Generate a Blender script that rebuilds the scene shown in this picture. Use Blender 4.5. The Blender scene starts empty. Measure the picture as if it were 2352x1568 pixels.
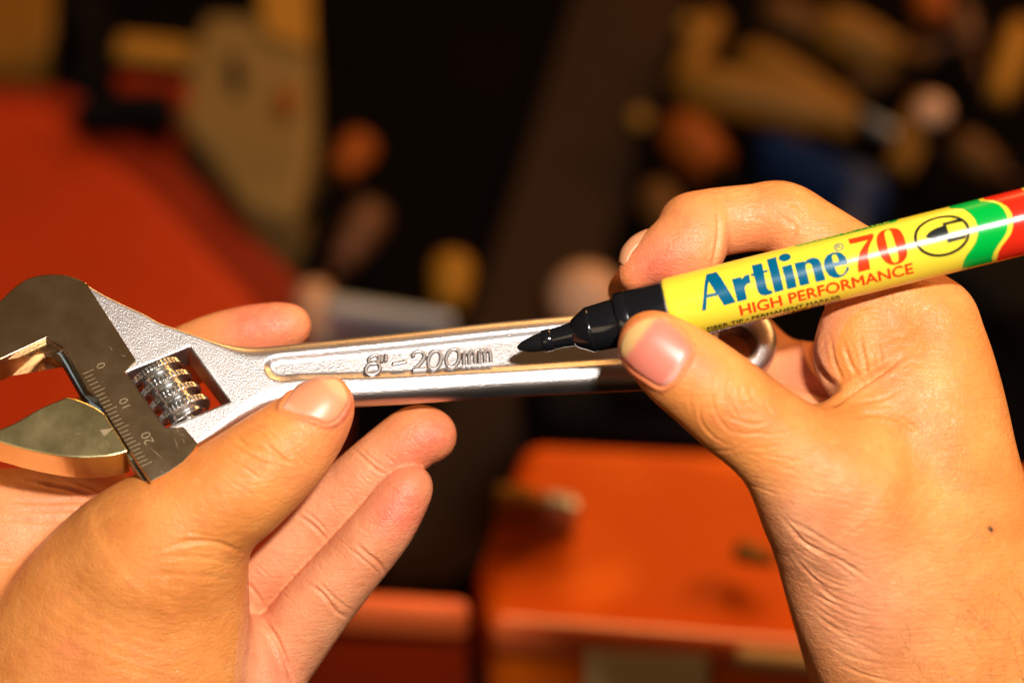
import bpy, bmesh, math, random
import numpy as np
from mathutils import Vector, Matrix
from mathutils.bvhtree import BVHTree
from mathutils.geometry import tessellate_polygon

random.seed(7)
rng = np.random.default_rng(11)
scene = bpy.context.scene
COL = scene.collection

# ------------------------------------------------------------------ camera, light, exposure
S = 92.5            # reference pixels (2352 wide picture) per centimetre at the plane of the wrench
D = 55.0            # camera to that plane, cm
PITCH = 50.0        # camera looks this far below the horizon
ORIGIN = Vector((0, 0, 1.10))
M = Matrix.Translation(ORIGIN) @ Matrix.Rotation(math.radians(90 - PITCH), 4, 'X')   # hand frame: x right, y up, z to the viewer

cam_data = bpy.data.cameras.new('camera')
cam = bpy.data.objects.new('camera', cam_data); COL.objects.link(cam)
cam.matrix_world = M @ Matrix.Translation((0, 0, D * .01))
cam_data.sensor_width = 36.0
cam_data.lens = 36.0 * D / (2352 / S)
cam_data.clip_start = 0.01; cam_data.clip_end = 50
cam_data.dof.use_dof = True
cam_data.dof.focus_distance = (D - 0.55) * .01
cam_data.dof.aperture_fstop = 4.5
scene.camera = cam

world = bpy.data.worlds.new('World'); scene.world = world; world.use_nodes = True
bgn = world.node_tree.nodes['Background']
bgn.inputs[0].default_value = (1.0, 0.60, 0.26, 1); bgn.inputs[1].default_value = 0.032

def area_lamp(name, loc, target, size, power, color, sy=None):
    d = bpy.data.lights.new(name, 'AREA'); d.energy = power; d.color = color
    d.shape = 'RECTANGLE'; d.size = size; d.size_y = sy or size
    o = bpy.data.objects.new(name, d); COL.objects.link(o)
    o.location = loc
    o.rotation_euler = (Vector(target) - Vector(loc)).to_track_quat('-Z', 'Y').to_euler()
    return o
FLASH = M @ Vector((.112, .160, .555))
area_lamp('camera_flash', FLASH, M @ Vector((0, -.02, 0)), .05, 7.0, (1.0, .955, .88), .035)
area_lamp('bench_lamp', (0.45, 1.45, 1.75), (0.10, 0.35, .8), .9, 17.0, (1.0, .50, .15), .5)

area_lamp('jaw_reflection_fill', (0.40, -0.10, 2.6), (0.0, 0.0, 1.0), 2.0, .42, (1.0, .62, .28), 1.4)  # added overhead fill, unseen: gives the polished jaws a warm reflection
area_lamp('case_fill_light', (1.05, .75, 1.50), (0.15, 0.38, .80), .4, 9.0, (1.0, .50, .16), .3)  # added side fill with no known source, brightens the orange case
area_lamp('front_fill_light', (-0.75, -1.35, 2.05), (0.0, 0.1, 1.0), .8, 3.0, (1.0, .74, .46), .6)  # added fill behind the camera, lifts front faces and hands
vs = scene.view_settings
vs.view_transform = 'Standard'; vs.look = 'None'; vs.exposure = 0.0; vs.gamma = 1.0
scene.cycles.use_denoising = True
scene.cycles.max_bounces = 8
scene.cycles.sample_clamp_indirect = 6.0

# ------------------------------------------------------------------ helpers
def P(px, py, z=0.0):
    f = (D - z) / D
    return np.array([(px - 1176) / S * f, (784 - py) / S * f, z])
def to_px(v):
    f = (D - v[..., 2]) / D
    return np.stack([v[..., 0] / f * S + 1176, 784 - v[..., 1] / f * S], -1)

def tag(o, label=None, cat=None, group=None, kind=None):
    if label: o['label'] = label
    if cat: o['category'] = cat
    if group: o['group'] = group
    if kind: o['kind'] = kind
    return o
def empty(name, mat):
    o = bpy.data.objects.new(name, None); o.empty_display_size = .02
    COL.objects.link(o); o.matrix_world = mat; return o
def mesh_obj(name, verts, faces, mat, parent=None, smooth=True, matrix=None, scale=.01):
    me = bpy.data.meshes.new(name)
    v = np.asarray(verts, dtype=np.float64) * scale
    if isinstance(faces, np.ndarray):
        n = len(faces); k = faces.shape[1]
        me.vertices.add(len(v)); me.vertices.foreach_set('co', v.astype(np.float32).ravel())
        me.loops.add(n * k); me.loops.foreach_set('vertex_index', faces.astype(np.int32).ravel())
        me.polygons.add(n); me.polygons.foreach_set('loop_start', np.arange(0, n * k, k, dtype=np.int32))
        me.update(calc_edges=True)
    else:
        me.from_pydata([tuple(x) for x in v], [], [tuple(int(i) for i in f) for f in faces]); me.update()
    me.validate()
    if smooth:
        me.polygons.foreach_set('use_smooth', np.ones(len(me.polygons), dtype=bool))
    if mat: me.materials.append(mat)
    o = bpy.data.objects.new(name, me); COL.objects.link(o)
    if parent: o.parent = parent
    if matrix is not None: o.matrix_world = matrix
    return o
def bevel(o, w, seg=2, angle=35):
    m = o.modifiers.new('bevel', 'BEVEL'); m.width = w; m.segments = seg; m.limit_method = 'ANGLE'; m.angle_limit = math.radians(angle)
    m.harden_normals = False
    return o

# ---- materials
def mat_new(name):
    m = bpy.data.materials.new(name); m.use_nodes = True
    nt = m.node_tree; b = nt.nodes['Principled BSDF']; return m, nt, b
def pmat(name, color, rough=.5, metal=0.0, coat=0.0, noise=0.0, nscale=60.0, bump=0.0, bscale=400.0, spec=.5):
    m, nt, b = mat_new(name)
    b.inputs['Base Color'].default_value = (*color, 1); b.inputs['Roughness'].default_value = rough
    b.inputs['Metallic'].default_value = metal; b.inputs['Coat Weight'].default_value = coat
    b.inputs['Specular IOR Level'].default_value = spec
    tc = nt.nodes.new('ShaderNodeTexCoord')
    if noise:
        n = nt.nodes.new('ShaderNodeTexNoise'); n.inputs['Scale'].default_value = nscale; n.inputs['Detail'].default_value = 5
        nt.links.new(tc.outputs['Object'], n.inputs['Vector'])
        mx = nt.nodes.new('ShaderNodeMix'); mx.data_type = 'RGBA'
        mx.inputs[6].default_value = (*[c * (1 - noise) for c in color], 1); mx.inputs[7].default_value = (*[min(1, c * (1 + noise)) for c in color], 1)
        nt.links.new(n.outputs['Fac'], mx.inputs[0]); nt.links.new(mx.outputs[2], b.inputs['Base Color'])
    if bump:
        n = nt.nodes.new('ShaderNodeTexNoise'); n.inputs['Scale'].default_value = bscale; n.inputs['Detail'].default_value = 3
        nt.links.new(tc.outputs['Object'], n.inputs['Vector'])
        bp = nt.nodes.new('ShaderNodeBump'); bp.inputs['Strength'].default_value = 1.0; bp.inputs['Distance'].default_value = bump
        nt.links.new(n.outputs['Fac'], bp.inputs['Height']); nt.links.new(bp.outputs['Normal'], b.inputs['Normal'])
    return m

# ---- volumes: signed distances on a grid, meshed by surface nets
def surface_nets(F, org, h):
    ins = F < 0
    nx, ny, nz = F.shape
    c = np.zeros((nx - 1, ny - 1, nz - 1), np.uint8)
    for i in (0, 1):
        for j in (0, 1):
            for k in (0, 1):
                c += ins[i:nx - 1 + i, j:ny - 1 + j, k:nz - 1 + k]
    act = (c > 0) & (c < 8)
    I, J, K = np.nonzero(act)
    idx = np.full(act.shape, -1, np.int64); idx[I, J, K] = np.arange(len(I))
    pos = np.zeros((len(I), 3)); cnt = np.zeros(len(I))
    for ax in range(3):
        o1, o2 = [a for a in range(3) if a != ax]
        for a in (0, 1):
            for b in (0, 1):
                o = [0, 0, 0]; o[o1] = a; o[o2] = b
                e = list(o); e[ax] = 1
                f0 = F[I + o[0], J + o[1], K + o[2]].astype(np.float64); f1 = F[I + e[0], J + e[1], K + e[2]].astype(np.float64)
                x = (f0 < 0) != (f1 < 0)
                t = np.where(x, f0 / np.where(x, f0 - f1, 1), 0)
                q = np.zeros((len(I), 3)); q[:, o1] = a; q[:, o2] = b; q[:, ax] = t
                pos += q * x[:, None]; cnt += x
    v = (np.stack([I, J, K], 1) + pos / cnt[:, None]) * h + np.asarray(org)
    quads = []
    for ax in range(3):
        a0 = [slice(None)] * 3; a1 = [slice(None)] * 3
        a0[ax] = slice(0, -1); a1[ax] = slice(1, None)
        ch = ins[tuple(a0)] != ins[tuple(a1)]
        i, j, k = np.nonzero(ch)
        g = [i, j, k]; o1, o2 = [(1, 2), (2, 0), (0, 1)][ax]
        ok = (g[o1] > 0) & (g[o2] > 0) & (g[o1] < F.shape[o1] - 1) & (g[o2] < F.shape[o2] - 1)
        g = [x[ok] for x in g]
        fl = ins[tuple(g)]
        def cell(d1, d2):
            q = [x.copy() for x in g]; q[o1] = q[o1] + d1; q[o2] = q[o2] + d2
            return idx[q[0], q[1], q[2]]
        A, B, C, E = cell(-1, -1), cell(0, -1), cell(0, 0), cell(-1, 0)
        quads.append(np.where(fl[:, None], np.stack([A, B, C, E], 1), np.stack([E, C, B, A], 1)))
    return v, np.concatenate(quads)

def smin(a, b, k):
    if k <= 0: return np.minimum(a, b)
    h = np.maximum(k - np.abs(a - b), 0) / k
    return np.minimum(a, b) - h * h * k * .25
def smax(a, b, k):
    h = np.maximum(k - np.abs(a - b), 0) / np.maximum(k, 1e-6)
    return np.maximum(a, b) + h * h * k * .25

class Field:
    dz = 0.0
    def __init__(s, lo, hi, h):
        s.lo = np.asarray(lo, float); s.h = h
        s.n = np.ceil((np.asarray(hi, float) - s.lo) / h).astype(int) + 1
        s.ax = [(s.lo[i] + np.arange(s.n[i]) * h).astype(np.float32) for i in range(3)]
        s.F = np.full(s.n, 1.0, np.float32)
    def sub(s): 
        f = object.__new__(Field); f.lo, f.h, f.n, f.ax = s.lo, s.h, s.n, s.ax; f.F = np.full(s.n, 1.0, np.float32); f.dz = s.dz; return f
    def capsule(s, a, ra, b, rb, flat=1.0, k=0.0, fy=1.0):
        pad = .45 + k
        m = np.minimum(a - ra, b - rb) - pad; x = np.maximum(a + ra, b + rb) + pad
        i0 = np.clip(np.floor((m - s.lo) / s.h).astype(int), 0, s.n); i1 = np.clip(np.ceil((x - s.lo) / s.h).astype(int) + 1, 0, s.n)
        if np.any(i1 <= i0): return
        X, Y, Z = np.meshgrid(*[s.ax[i][i0[i]:i1[i]] for i in range(3)], indexing='ij', sparse=True)
        ba = b - a; L = max(float(ba @ ba), 1e-6)
        t = np.clip(((X - a[0]) * ba[0] + (Y - a[1]) * ba[1] + (Z - a[2]) * ba[2]) / L, 0, 1).astype(np.float32)
        d = np.sqrt((X - a[0] - t * ba[0]) ** 2 + ((Y - a[1] - t * ba[1]) * fy) ** 2 + ((Z - a[2] - t * ba[2]) * flat) ** 2) - (ra + (rb - ra) * t)
        sl = tuple(slice(i0[i], i1[i]) for i in range(3))
        s.F[sl] = smin(s.F[sl], d, k)
    def chain(s, nodes, sub=5, k=0.03, dz=None):
        """nodes: (px, py, z cm, radius px, flat)"""
        N = []
        dz = s.dz if dz is None else dz
        for n in nodes:
            n = (n[0], n[1], n[2] + dz, *n[3:])
            p = P(n[0], n[1], n[2]); N.append([*p, n[3] / S * (D - n[2]) / D, n[4] if len(n) > 4 else 1.0])
        N = np.array(N)
        E = np.vstack([2 * N[0] - N[1], N, 2 * N[-1] - N[-2]])
        pts = []
        for i in range(1, len(E) - 2):
            for q in range(sub):
                t = q / sub
                p0, p1, p2, p3 = E[i - 1], E[i], E[i + 1], E[i + 2]
                pts.append(.5 * (2 * p1 + (p2 - p0) * t + (2 * p0 - 5 * p1 + 4 * p2 - p3) * t * t + (3 * p1 - p0 - 3 * p2 + p3) * t ** 3))
        pts.append(N[-1])
        for a, b in zip(pts[:-1], pts[1:]):
            s.capsule(a[:3], max(a[3], .05), b[:3], max(b[3], .05), flat=(a[4] + b[4]) / 2, k=k)
    def mesh(s, refine=False):
        v, q = surface_nets(s.F, s.lo, s.h)
        if not refine: return v, q
        return catmull(v, q)

def catmull(v, q):
    """one Catmull-Clark step on a quad mesh"""
    n, m = len(v), len(q)
    fp = v[q].mean(1)
    he = np.stack([q, np.roll(q, -1, 1)], 2).reshape(-1, 2)
    key = np.minimum(he[:, 0], he[:, 1]).astype(np.int64) * n + np.maximum(he[:, 0], he[:, 1])
    uk, inv = np.unique(key, return_inverse=True)
    a, b = uk // n, uk % n; ne = len(uk)
    hf = np.repeat(np.arange(m), 4); cnt = np.bincount(inv, minlength=ne)
    acc = lambda ix, w, L: np.stack([np.bincount(ix, w[:, k], minlength=L) for k in range(3)], 1)
    mid = (v[a] + v[b]) / 2
    ep = np.where((cnt == 2)[:, None], (v[a] + v[b] + acc(inv, fp[hf], ne)) / 4, mid)
    val = np.maximum(np.bincount(q.ravel(), minlength=n), 1)[:, None]
    favg = acc(q.ravel(), np.repeat(fp, 4, 0), n) / val
    ev = np.concatenate([a, b]); nv = np.maximum(np.bincount(ev, minlength=n), 1)[:, None]
    ravg = acc(ev, np.concatenate([mid, mid]), n) / nv
    vp = (favg + 2 * ravg + (val - 3) * v) / val
    edge = np.zeros(n, bool); edge[a[cnt != 2]] = True; edge[b[cnt != 2]] = True
    vp[edge] = v[edge]
    e = inv.reshape(m, 4) + n; f = np.arange(m) + n + ne
    Q = np.concatenate([np.stack([q[:, k], e[:, k], f, e[:, k - 1]], 1) for k in range(4)])
    return np.concatenate([vp, ep, fp]), Q

def poly_sdf(X, Y, poly):
    """signed distance to a closed polygon (negative inside)"""
    d = np.full(X.shape, 1e9); inside = np.zeros(X.shape, bool)
    n = len(poly)
    for i in range(n):
        a = poly[i]; b = poly[(i + 1) % n]
        e = b - a; L = e @ e
        if L < 1e-12: continue
        wx, wy = X - a[0], Y - a[1]
        t = np.clip((wx * e[0] + wy * e[1]) / L, 0, 1)
        d = np.minimum(d, (wx - e[0] * t) ** 2 + (wy - e[1] * t) ** 2)
        c = ((a[1] <= Y) != (b[1] <= Y))
        with np.errstate(divide='ignore', invalid='ignore'):
            xi = a[0] + (Y - a[1]) / (e[1] if abs(e[1]) > 1e-12 else 1e-12) * e[0]
        inside ^= c & (X < xi)
    d = np.sqrt(d)
    return np.where(inside, -d, d)
def line_dist(Q, pts):
    d = np.full(len(Q), 1e9); 
    for a, b in zip(pts[:-1], pts[1:]):
        e = b - a; L = max(e @ e, 1e-9)
        t = np.clip((Q - a) @ e / L, 0, 1)
        d = np.minimum(d, ((Q - a - t[:, None] * e) ** 2).sum(1))
    return np.sqrt(d)
def smooth_pts(p, sub=6, closed=False):
    p = np.asarray(p, float)
    E = np.vstack([p[-1], p, p[0], p[1]]) if closed else np.vstack([2 * p[0] - p[1], p, 2 * p[-1] - p[-2]])
    out = []
    for i in range(1, len(E) - 2):
        for q in range(sub):
            t = q / sub; p0, p1, p2, p3 = E[i - 1], E[i], E[i + 1], E[i + 2]
            out.append(.5 * (2 * p1 + (p2 - p0) * t + (2 * p0 - 5 * p1 + 4 * p2 - p3) * t * t + (3 * p1 - p0 - 3 * p2 + p3) * t ** 3))
    if not closed: out.append(p[-1])
    return np.array(out)
def text_2d(body, offset=0.0, extrude=0.0, bev=0.0):
    cu = bpy.data.curves.new('lettering', 'FONT'); cu.body = body; cu.offset = offset; cu.extrude = extrude; cu.bevel_depth = bev; cu.bevel_resolution = 2
    cu.resolution_u = 6
    o = bpy.data.objects.new('lettering', cu); COL.objects.link(o)
    bpy.context.view_layer.update()
    dg = bpy.context.evaluated_depsgraph_get()
    me = bpy.data.meshes.new_from_object(o.evaluated_get(dg))
    v = np.array([tuple(x.co) for x in me.vertices]); f = [tuple(p.vertices) for p in me.polygons]
    bpy.data.objects.remove(o); bpy.data.curves.remove(cu); bpy.data.meshes.remove(me)
    return v, f

# ------------------------------------------------------------------ materials
def satin_metal():
    m, nt, b = mat_new('satin_chrome')
    b.inputs['Metallic'].default_value = 1; b.inputs['Roughness'].default_value = .30
    b.inputs['Base Color'].default_value = (.56, .50, .48, 1)
    tc = nt.nodes.new('ShaderNodeTexCoord')
    n = nt.nodes.new('ShaderNodeTexNoise'); n.inputs['Scale'].default_value = 2400; n.inputs['Detail'].default_value = 2
    n2 = nt.nodes.new('ShaderNodeTexNoise'); n2.inputs['Scale'].default_value = 120; n2.inputs['Detail'].default_value = 4
    nt.links.new(tc.outputs['Object'], n.inputs['Vector']); nt.links.new(tc.outputs['Object'], n2.inputs['Vector'])
    bp = nt.nodes.new('ShaderNodeBump'); bp.inputs['Strength'].default_value = 1; bp.inputs['Distance'].default_value = .00009
    nt.links.new(n.outputs['Fac'], bp.inputs['Height'])
    nt.links.new(bp.outputs['Normal'], b.inputs['Normal'])
    mr = nt.nodes.new('ShaderNodeMapRange'); mr.inputs[3].default_value = .33; mr.inputs[4].default_value = .42
    nt.links.new(n2.outputs['Fac'], mr.inputs[0]); nt.links.new(mr.outputs[0], b.inputs['Roughness'])
    return m
def polished_metal(name, col, rough=.17, scr=1.0):
    m, nt, b = mat_new(name)
    b.inputs['Metallic'].default_value = 1
    tc = nt.nodes.new('ShaderNodeTexCoord')
    mp = nt.nodes.new('ShaderNodeMapping'); mp.inputs['Scale'].default_value = (1.0, .06, 1.0); mp.inputs['Rotation'].default_value = (0, 0, .45)
    nt.links.new(tc.outputs['Object'], mp.inputs['Vector'])
    n = nt.nodes.new('ShaderNodeTexNoise'); n.inputs['Scale'].default_value = 2500; n.inputs['Detail'].default_value = 3
    nt.links.new(mp.outputs[0], n.inputs['Vector'])
    n2 = nt.nodes.new('ShaderNodeTexNoise'); n2.inputs['Scale'].default_value = 90; n2.inputs['Detail'].default_value = 7; n2.inputs['Roughness'].default_value = .65
    nt.links.new(tc.outputs['Object'], n2.inputs['Vector'])
    bp = nt.nodes.new('ShaderNodeBump'); bp.inputs['Strength'].default_value = .6 * scr; bp.inputs['Distance'].default_value = .00003
    nt.links.new(n.outputs['Fac'], bp.inputs['Height']); nt.links.new(bp.outputs['Normal'], b.inputs['Normal'])
    mr = nt.nodes.new('ShaderNodeMapRange'); mr.inputs[1].default_value = .3; mr.inputs[2].default_value = .7
    mr.inputs[3].default_value = rough * .9; mr.inputs[4].default_value = rough * 1.25
    nt.links.new(n2.outputs['Fac'], mr.inputs[0]); nt.links.new(mr.outputs[0], b.inputs['Roughness'])
    mx = nt.nodes.new('ShaderNodeMix'); mx.data_type = 'RGBA'
    mx.inputs[6].default_value = (*[c * .88 for c in col], 1); mx.inputs[7].default_value = (*col, 1)
    nt.links.new(n2.outputs['Fac'], mx.inputs[0]); nt.links.new(mx.outputs[2], b.inputs['Base Color'])
    return m
def skin_material(name, angle):
    m, nt, b = mat_new(name)
    L = nt.links; N = nt.nodes
    at = N.new('ShaderNodeAttribute'); at.attribute_name = 'tint'
    sp = N.new('ShaderNodeSeparateColor'); L.new(at.outputs['Color'], sp.inputs[0])
    tc = N.new('ShaderNodeTexCoord')
    def noise(sc, det=4, ro=.55):
        n = N.new('ShaderNodeTexNoise'); n.inputs['Scale'].default_value = sc; n.inputs['Detail'].default_value = det; n.inputs['Roughness'].default_value = ro
        L.new(tc.outputs['Object'], n.inputs['Vector']); return n
    def mix(f, a, c, lim=None):
        x = N.new('ShaderNodeMix'); x.data_type = 'RGBA'
        if isinstance(f, float): x.inputs[0].default_value = f
        else: L.new(f, x.inputs[0])
        for i, q in ((6, a), (7, c)):
            if isinstance(q, tuple): x.inputs[i].default_value = (*q, 1)
            else: L.new(q, x.inputs[i])
        return x.outputs[2]
    def ramp(src, lo, hi, a=0.0, c=1.0):
        r = N.new('ShaderNodeMapRange'); r.inputs[1].default_value = lo; r.inputs[2].default_value = hi; r.inputs[3].default_value = a; r.inputs[4].default_value = c
        L.new(src, r.inputs[0]); return r.outputs[0]
    big = noise(70, 5); mid = noise(320, 4); fine = noise(1500, 2)
    base = mix(ramp(big.outputs['Fac'], .3, .7), (.57, .178, .036), (.73, .268, .068))
    palm = mix(ramp(big.outputs['Fac'], .3, .7), (.57, .198, .085), (.74, .305, .150))
    c = mix(sp.outputs[1], base, palm)
    red = mix(ramp(mid.outputs['Fac'], .3, .7), (.60, .10, .055), (.74, .20, .11))
    c = mix(sp.outputs[0], c, red)
    c = mix(ramp(mid.outputs['Fac'], .55, .78, 0, .45), c, (.60, .14, .055))
    c = mix(ramp(mid.outputs['Fac'], .42, .25, 0, .35), c, (.74, .34, .13))
    c = mix(sp.outputs[2], c, (.07, .028, .016))
    L.new(c, b.inputs['Base Color'])
    b.inputs['Subsurface Weight'].default_value = .12
    b.inputs['Subsurface Radius'].default_value = (1.0, .35, .15)
    b.inputs['Subsurface Scale'].default_value = .0022
    b.inputs['Roughness'].default_value = .5
    L.new(ramp(mid.outputs['Fac'], .3, .7, .38, .56), b.inputs['Roughness'])
    b.inputs['Specular IOR Level'].default_value = .34
    # pores and fine criss-cross lines
    vo = N.new('ShaderNodeTexVoronoi'); vo.feature = 'DISTANCE_TO_EDGE'; vo.inputs['Scale'].default_value = 900
    wob = N.new('ShaderNodeVectorMath'); wob.operation = 'MULTIPLY_ADD'
    L.new(noise(500, 3).outputs['Color'], wob.inputs[0]); wob.inputs[1].default_value = (.0012, .0012, .0012); L.new(tc.outputs['Object'], wob.inputs[2])
    L.new(wob.outputs[0], vo.inputs['Vector'])
    cl = N.new('ShaderNodeMath'); cl.operation = 'MINIMUM'; cl.inputs[1].default_value = .18; L.new(vo.outputs['Distance'], cl.inputs[0])
    mp = N.new('ShaderNodeMapping'); mp.inputs['Rotation'].default_value = (0, 0, -angle); mp.inputs['Scale'].default_value = (.22, 1, .6)
    L.new(tc.outputs['Object'], mp.inputs['Vector'])
    ln = N.new('ShaderNodeTexNoise'); ln.inputs['Scale'].default_value = 1100; ln.inputs['Detail'].default_value = 3; ln.inputs['Distortion'].default_value = .4
    L.new(mp.outputs[0], ln.inputs['Vector'])
    b0 = N.new('ShaderNodeBump'); b0.inputs['Strength'].default_value = 1; b0.inputs['Distance'].default_value = .00021; L.new(ln.outputs['Fac'], b0.inputs['Height'])
    b1 = N.new('ShaderNodeBump'); b1.inputs['Strength'].default_value = .6; b1.inputs['Distance'].default_value = .00042; L.new(cl.outputs[0], b1.inputs['Height']); L.new(b0.outputs['Normal'], b1.inputs['Normal'])
    b2 = N.new('ShaderNodeBump'); b2.inputs['Strength'].default_value = .8; b2.inputs['Distance'].default_value = .0003
    L.new(mid.outputs['Fac'], b2.inputs['Height']); L.new(b1.outputs['Normal'], b2.inputs['Normal'])
    b3 = N.new('ShaderNodeBump'); b3.inputs['Strength'].default_value = .5; b3.inputs['Distance'].default_value = .00015
    L.new(fine.outputs['Fac'], b3.inputs['Height']); L.new(b2.outputs['Normal'], b3.inputs['Normal'])
    L.new(b3.outputs['Normal'], b.inputs['Normal'])
    return m
def nail_material():
    m, nt, b = mat_new('nail'); L = nt.links; N = nt.nodes
    at = N.new('ShaderNodeAttribute'); at.attribute_name = 'tint'
    L.new(at.outputs['Color'], b.inputs['Base Color'])
    b.inputs['Roughness'].default_value = .38; b.inputs['Subsurface Weight'].default_value = .3
    b.inputs['Subsurface Radius'].default_value = (1, .4, .3); b.inputs['Subsurface Scale'].default_value = .001
    b.inputs['Coat Weight'].default_value = .0; b.inputs['Coat Roughness'].default_value = .25
    tc = N.new('ShaderNodeTexCoord'); n = N.new('ShaderNodeTexNoise'); n.inputs['Scale'].default_value = 1800
    L.new(tc.outputs['Object'], n.inputs['Vector'])
    bp = N.new('ShaderNodeBump'); bp.inputs['Strength'].default_value = .5; bp.inputs['Distance'].default_value = .00004
    L.new(n.outputs['Fac'], bp.inputs['Height']); L.new(bp.outputs['Normal'], b.inputs['Normal'])
    return m

SATIN = satin_metal()
SATIN_SMOOTH = pmat('worn_satin_figures', (.50, .45, .43), .33, 1.0, bump=.00002, bscale=1800)
POLISHED = polished_metal('polished_jaw_steel', (.90, .66, .40), .15, .5)
JAWGOLD = polished_metal('polished_movable_jaw', (.80, .66, .32), .20, .6)
BLUESTEEL = polished_metal('bare_blue_steel', (.42, .52, .56), .28)
WORM = polished_metal('worm_steel', (.80, .77, .74), .24, .5)
ETCH = pmat('etched_scale', (.22, .155, .075), .5, .2)
SKIN_L = skin_material('skin_wrench_hand', math.radians(-45))
SKIN_R = skin_material('skin_marker_hand', math.radians(-14))
NAIL = nail_material()
HAIR = pmat('hair', (.15, .06, .022), .5)
BLACKPL = pmat('black_plastic', (.006, .006, .007), .16, coat=.2, bump=.00001, bscale=900)
FELT = pmat('felt_nib', (.003, .003, .003), .85, bump=.0001, bscale=2500, spec=.15)
YELLOW = pmat('yellow_lacquer', (.68, .52, .034), .20, coat=.22, spec=.36, noise=.04, nscale=25)
TEAL = pmat('teal_print', (.0, .085, .165), .20, coat=.22, spec=.36)
REDP = pmat('red_print', (.64, .036, .005), .20, coat=.22, spec=.36)
REDB = pmat('red_band', (.56, .018, .006), .20, coat=.22, spec=.36)
GREENP = pmat('green_print', (.0, .32, .035), .20, coat=.22, spec=.36)
BLACKP = pmat('black_print', (.012, .014, .012), .20, coat=.22, spec=.36)
NAVYP = pmat('navy_print', (.03, .03, .10), .20, coat=.22, spec=.36)
ALU = pmat('aluminium_rim', (.35, .34, .36), .35, 1)

# ------------------------------------------------------------------ the worktop and what lies on it (all out of focus)
ZT = ORIGIN.z - .34                      # height of the worktop
CAMPOS = cam.matrix_world.translation.copy()
def on_plane(px, py, h=0.0):
    """where the ray through a reference pixel meets the horizontal level h (m) above the worktop"""
    d = (M.to_3x3() @ Vector((*P(px, py, 0)[:2], -D))).normalized()
    t = (ZT + h - CAMPOS.z) / d.z
    return CAMPOS + d * t
def prism(name, pts, z0, z1, mat, parent, bev=.004, seg=3, taper=0.0):
    """upright slab over a world-space outline"""
    c = sum((Vector((p.x, p.y, 0)) for p in pts), Vector()) / len(pts)
    inv = parent.matrix_world.inverted() if parent else Matrix()
    lo = [inv @ Vector((p.x, p.y, z0)) for p in pts]
    hi = [inv @ Vector((p.x + (c.x - p.x) * taper, p.y + (c.y - p.y) * taper, z1)) for p in pts]
    n = len(pts)
    a = sum((pts[i].x * pts[(i + 1) % n].y - pts[(i + 1) % n].x * pts[i].y) for i in range(n))
    if a < 0: lo.reverse(); hi.reverse()
    f = [tuple(range(n - 1, -1, -1)), tuple(range(n, 2 * n))] + [(i, (i + 1) % n, n + (i + 1) % n, n + i) for i in range(n)]
    o = mesh_obj(name, [tuple(v) for v in lo + hi], f, mat, parent, smooth=False, scale=1)
    if bev: bevel(o, bev, seg)
    return o
def root_at(name, p, z=None):
    return empty(name, Matrix.Translation((p.x, p.y, ZT if z is None else z)))
def lathe(name, a, b, prof, mat, parent, seg=20):
    """turned solid from a to b (world); prof: (fraction, radius m)"""
    a = Vector(a); b = Vector(b); d = b - a
    q = d.to_track_quat('Z', 'Y').to_matrix(); L = d.length
    inv = parent.matrix_world.inverted() if parent else Matrix()
    v = []; f = []
    for t, r in prof:
        for k in range(seg):
            w = 2 * math.pi * k / seg
            v.append(tuple(inv @ (a + q @ Vector((r * math.cos(w), r * math.sin(w), t * L)))))
    for i in range(len(prof) - 1):
        for k in range(seg):
            f.append((i * seg + k, i * seg + (k + 1) % seg, (i + 1) * seg + (k + 1) % seg, (i + 1) * seg + k))
    f.append(tuple(range(seg - 1, -1, -1))); f.append(tuple((len(prof) - 1) * seg + k for k in range(seg)))
    return mesh_obj(name, v, f, mat, parent, scale=1)

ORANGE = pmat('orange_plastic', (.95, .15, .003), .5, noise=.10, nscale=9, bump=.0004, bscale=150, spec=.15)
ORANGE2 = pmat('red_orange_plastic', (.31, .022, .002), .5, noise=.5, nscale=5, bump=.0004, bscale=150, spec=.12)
DARKTOP = pmat('dark_worktop', (.0018, .0010, .0007), .9, noise=.3, nscale=12, spec=.02)
PLANKM = pmat('dark_brown_board', (.020, .0095, .0045), .8, noise=.25, nscale=15, spec=.04)
TAN = pmat('tan_card', (.25, .11, .012), .7, spec=.1, noise=.12, nscale=20)
CREAM = pmat('cream_card', (.14, .08, .022), .6, spec=.1, noise=.15, nscale=18)
BLACKM = pmat('black_rubber', (.0025, .0018, .0016), .7, spec=.04)
OCHRE = pmat('ochre_wood', (.15, .060, .006), .5, spec=.1, noise=.2, nscale=30)
GREYM = pmat('grey_metal', (.50, .52, .55), .35, .8)
PALE = pmat('pale_plastic', (.42, .22, .12), .5, spec=.2)
BLUEM = pmat('blue_plastic', (.006, .014, .04), .5, spec=.15)
YELM = pmat('yellow_plastic', (.22, .09, .005), .5, spec=.15)
LABELM = pmat('cream_label', (.95, .66, .30), .5)

w = mesh_obj('worktop', [(-2.2, -1.2, ZT), (2.2, -1.2, ZT), (2.2, 2.6, ZT), (-2.2, 2.6, ZT)], [(0, 1, 2, 3)], DARKTOP, smooth=False, scale=1)
tag(w, 'dark worktop far below the hands, out of focus', kind='structure')

def quad_on(pxs, h): return [on_plane(x, y, h) for x, y in pxs]

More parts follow.
